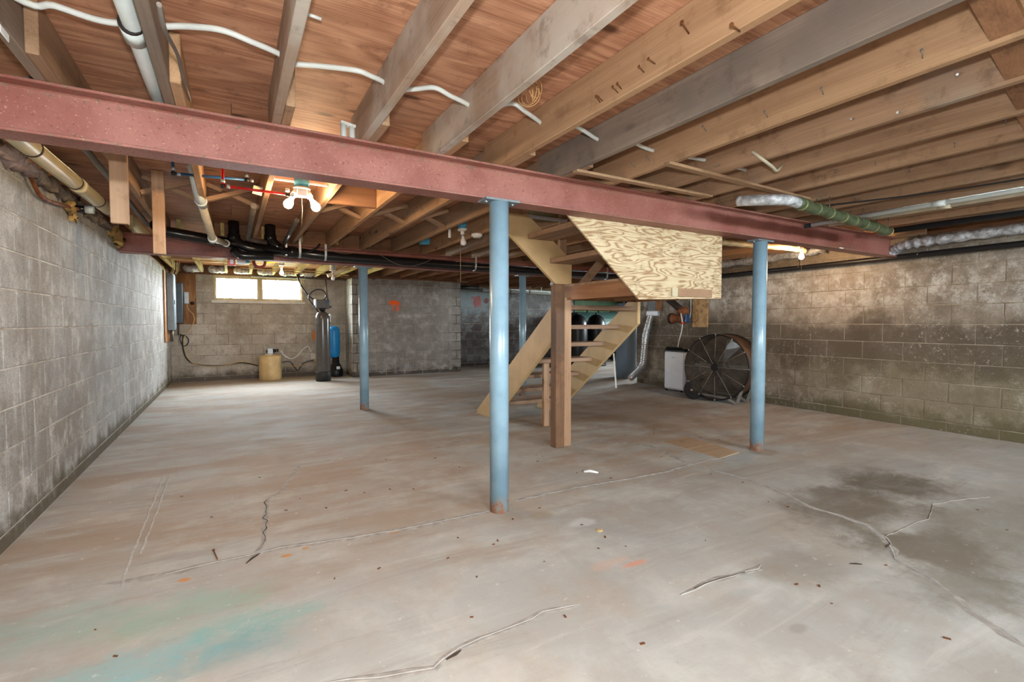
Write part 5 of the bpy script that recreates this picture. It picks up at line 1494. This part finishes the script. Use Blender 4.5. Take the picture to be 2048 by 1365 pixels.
# ================================================================ FLOOR: cracks, patches, litter
def ridge(pts, w, mat, name='crack_patch', hgt=0.003, jag=0.5):
    pts = [Vector(q) for q in pts]
    out = []
    for a, b in zip(pts, pts[1:]):
        nseg = max(1, int((b - a).length / 0.05))
        for i in range(nseg):
            q = a.lerp(b, i / nseg)
            dn = (b - a).normalized().cross(Vector((0, 0, 1)))
            out.append(q + dn * random.uniform(-1, 1) * 0.012 * jag)
    out.append(pts[-1])
    vs, fs = [], []
    for i, q in enumerate(out):
        dd = (out[min(i + 1, len(out) - 1)] - out[max(i - 1, 0)]).normalized().cross(Vector((0, 0, 1)))
        ww = w * random.uniform(0.5, 1.2) * (0.25 if i in (0, len(out) - 1) else 1)
        vs += [q + dd * ww + Vector((0, 0, -0.001)), q + dd * ww * 0.45 + Vector((0, 0, hgt)), q - dd * ww * 0.45 + Vector((0, 0, hgt)), q - dd * ww + Vector((0, 0, -0.001))]
    for i in range(len(out) - 1):
        for j in range(3):
            a = i * 4 + j
            fs.append((a, a + 1, a + 5, a + 4))
    return MB().add(vs, fs).build(name, mat, floor)
c1 = [(-0.511, 2.665, 0.000), (-0.280, 2.637, 0.000), (-0.109, 2.654, 0.000), (0.057, 2.650, 0.000), (0.190, 2.664, 0.000), (0.518, 2.606, 0.000), (0.777, 2.579, 0.000), (1.066, 2.568, 0.000), (1.340, 2.566, 0.000)]
c1b = [(1.536, 2.633, 0.000), (1.766, 2.636, 0.000), (2.056, 2.638, 0.000), (2.436, 2.604, 0.000), (2.821, 2.585, 0.000), (3.271, 2.632, 0.000), (3.576, 2.626, 0.000)]
c2 = [(0.219, 1.588, 0.000), (0.304, 1.559, 0.000), (0.390, 1.522, 0.000), (0.480, 1.496, 0.000), (0.555, 1.471, 0.000), (0.593, 1.499, 0.000), (0.667, 1.523, 0.000), (0.750, 1.534, 0.000), (0.829, 1.530, 0.000), (0.915, 1.532, 0.000), (1.032, 1.556, 0.000), (1.084, 1.545, 0.000), (1.190, 1.523, 0.000)]
c3 = [(1.595, 1.373, 0.000), (1.681, 1.368, 0.000), (1.757, 1.379, 0.000), (1.850, 1.373, 0.000), (1.996, 1.354, 0.000), (2.075, 1.345, 0.000), (2.124, 1.360, 0.000)]
c4 = [(2.983, 3.675, 0.000), (3.314, 3.219, 0.000), (3.166, 2.692, 0.000), (3.182, 2.378, 0.000), (3.216, 2.155, 0.000), (3.148, 1.841, 0.000), (3.053, 1.645, 0.000), (3.070, 1.483, 0.000), (3.053, 1.346, 0.000), (2.954, 1.219, 0.000), (2.833, 1.125, 0.000), (2.723, 1.070, 0.000)]
c4b = [(2.723, 1.070, 0.000), (2.677, 0.937, 0.000), (2.583, 0.827, 0.000), (2.475, 0.707, 0.000), (2.409, 0.605, 0.000), (2.373, 0.533, 0.000)]
c5 = [(2.961, 1.215, 0.000), (3.130, 1.211, 0.000), (3.337, 1.222, 0.000), (3.450, 1.198, 0.000), (3.757, 1.287, 0.000), (3.925, 1.259, 0.000), (4.240, 1.160, 0.000)]
c6 = [(0.067, 2.644, 0.000), (0.116, 2.751, 0.000), (0.141, 3.020, 0.000), (0.178, 3.444, 0.000), (0.259, 3.556, 0.000), (0.452, 4.173, -0.000), (0.843, 4.198, 0.000), (1.230, 4.065, 0.000), (1.735, 4.170, 0.000), (2.106, 4.298, 0.000)]
for p_, w_, m_ in ((c1, 0.04, 'crack_stain'), (c1b, 0.03, 'crack_stain'), (c4, 0.03, 'crack_stain'), (c4b, 0.03, 'crack_stain'), (c2, 0.022, 'crack_stain'), (c6, 0.02, 'crack_stain'), (c3, 0.03, 'crack_stain')):
    ridge(p_, w_, m_, 'stained_seam', 0.0012, 0.4)
for p_, w_ in ((c1[1:], 0.003), (c1b, 0.003), (c2, 0.0038), (c3, 0.010), (c4[2:], 0.008), (c4b, 0.0032), (c5, 0.0022)):
    ridge(p_, w_, 'crack_fill' if p_ is not c5 else 'crack_stain', 'crack_patch', 0.0025)
ridge(c3[1:-2], 0.003, 'crack_dark', 'crack_gap', 0.0036)
ridge([(0.605, 1.486, 0.000), (0.638, 1.507, 0.000), (0.665, 1.509, 0.000)], 0.010, 'crack_dark', 'crack_gap', 0.0036, 1.0)
ridge([(2.490, 1.155, 0.000), (2.514, 1.141, 0.000), (2.533, 1.124, 0.000)], 0.008, 'crack_dark', 'crack_gap', 0.0036, 0.4)
ridge([(2.940, 1.207, 0.000), (2.891, 1.168, 0.000), (2.830, 1.152, 0.000)], 0.005, 'crack_dark', 'crack_gap', 0.0036, 0.8)
ridge([(0.034, 2.572, 0.000), (0.066, 2.610, 0.000), (0.100, 2.648, 0.000)], 0.010, 'crack_dark', 'crack_gap', 0.0036, 0.8)
ridge([(0.173, 3.447, 0.000), (0.141, 3.020, 0.000), (0.113, 2.740, 0.000)], 0.003, 'crack_dark', 'crack_gap', 0.0028, 1.2)
for p_ in ([(-0.456, 4.400, 0.000), (-0.448, 3.612, 0.000), (-0.441, 2.918, 0.000), (-0.430, 2.582, 0.000)], [(-0.418, 4.378, 0.000), (-0.409, 3.589, 0.000), (-0.408, 2.928, 0.000)]):
    ridge(p_, 0.008, 'crack_fill', 'glue_line', 0.002, 0.3)
hp = [Vector(q) for q in [(3.535, 3.244, 0.000), (3.887, 3.274, 0.000), (3.806, 2.658, 0.000), (3.500, 2.618, 0.000)]]
m = MB()
m.add([q + Vector((0, 0, -0.002)) for q in hp] + [q + Vector((0, 0, 0.006)) for q in hp], [(3, 2, 1, 0), (4, 5, 6, 7)] + [(i, (i + 1) % 4, (i + 1) % 4 + 4, i + 4) for i in range(4)])
tag(m.build('floor_hatch', 'hatch'), 'flat tan board lying on the slab beside the post in front of the fan', 'board')
m = MB()
wd = [Vector(q) for q in [(2.290, 2.891, 0.000), (2.338, 2.878, 0.000), (2.366, 2.819, 0.000)]]
m.tube([q + Vector((0, 0, 0.004)) for q in wd], [0.008, 0.014, 0.006], 6)
tag(m.build('paint_flake', 'paint_white'), 'white paint flake on the slab between the wooden stair post and lone steel post', 'flake')
t = thing('loose_nail', [(-0.091, 2.746, 0.000)][0], 'loose rusty nail lying on the slab near the crack', 'nail')
na, nb = (Vector(q) + Vector((0, 0, 0.004)) for q in [(-0.098, 2.793, 0.000), (-0.079, 2.676, 0.000)])
MB().tube([na, nb], 0.003, 6).build('shank', 'nail_rust', t)
MB().lathe([(0.007, 0), (0.007, 0.002)], na, na - nb, 8).build('head', 'nail_rust', t)
bc = Vector([(1.713, 2.025, 0.000)][0])
tag(MB().lathe([(0.016, 0), (0.018, 0.003), (0.014, 0.006), (0.009, 0.004)], bc, n=14).build('brass_washer', 'poly_tan'), 'small brass washer lying on the open slab', 'washer')

m = MB()
for i in range(70):
    x, y, r = random.uniform(-0.6, 4.2), random.uniform(0.7, 4.0), random.uniform(0.003, 0.009)
    a = random.uniform(0, 6.28)
    m.bar((x, y, 0.0015), (x + r * 2.4 * math.cos(a), y + r * 2.4 * math.sin(a), 0.0015), r, 0.003)
dbr = m.build('debris_flecks', 'nail_rust', floor)
dbr['kind'] = 'stuff'
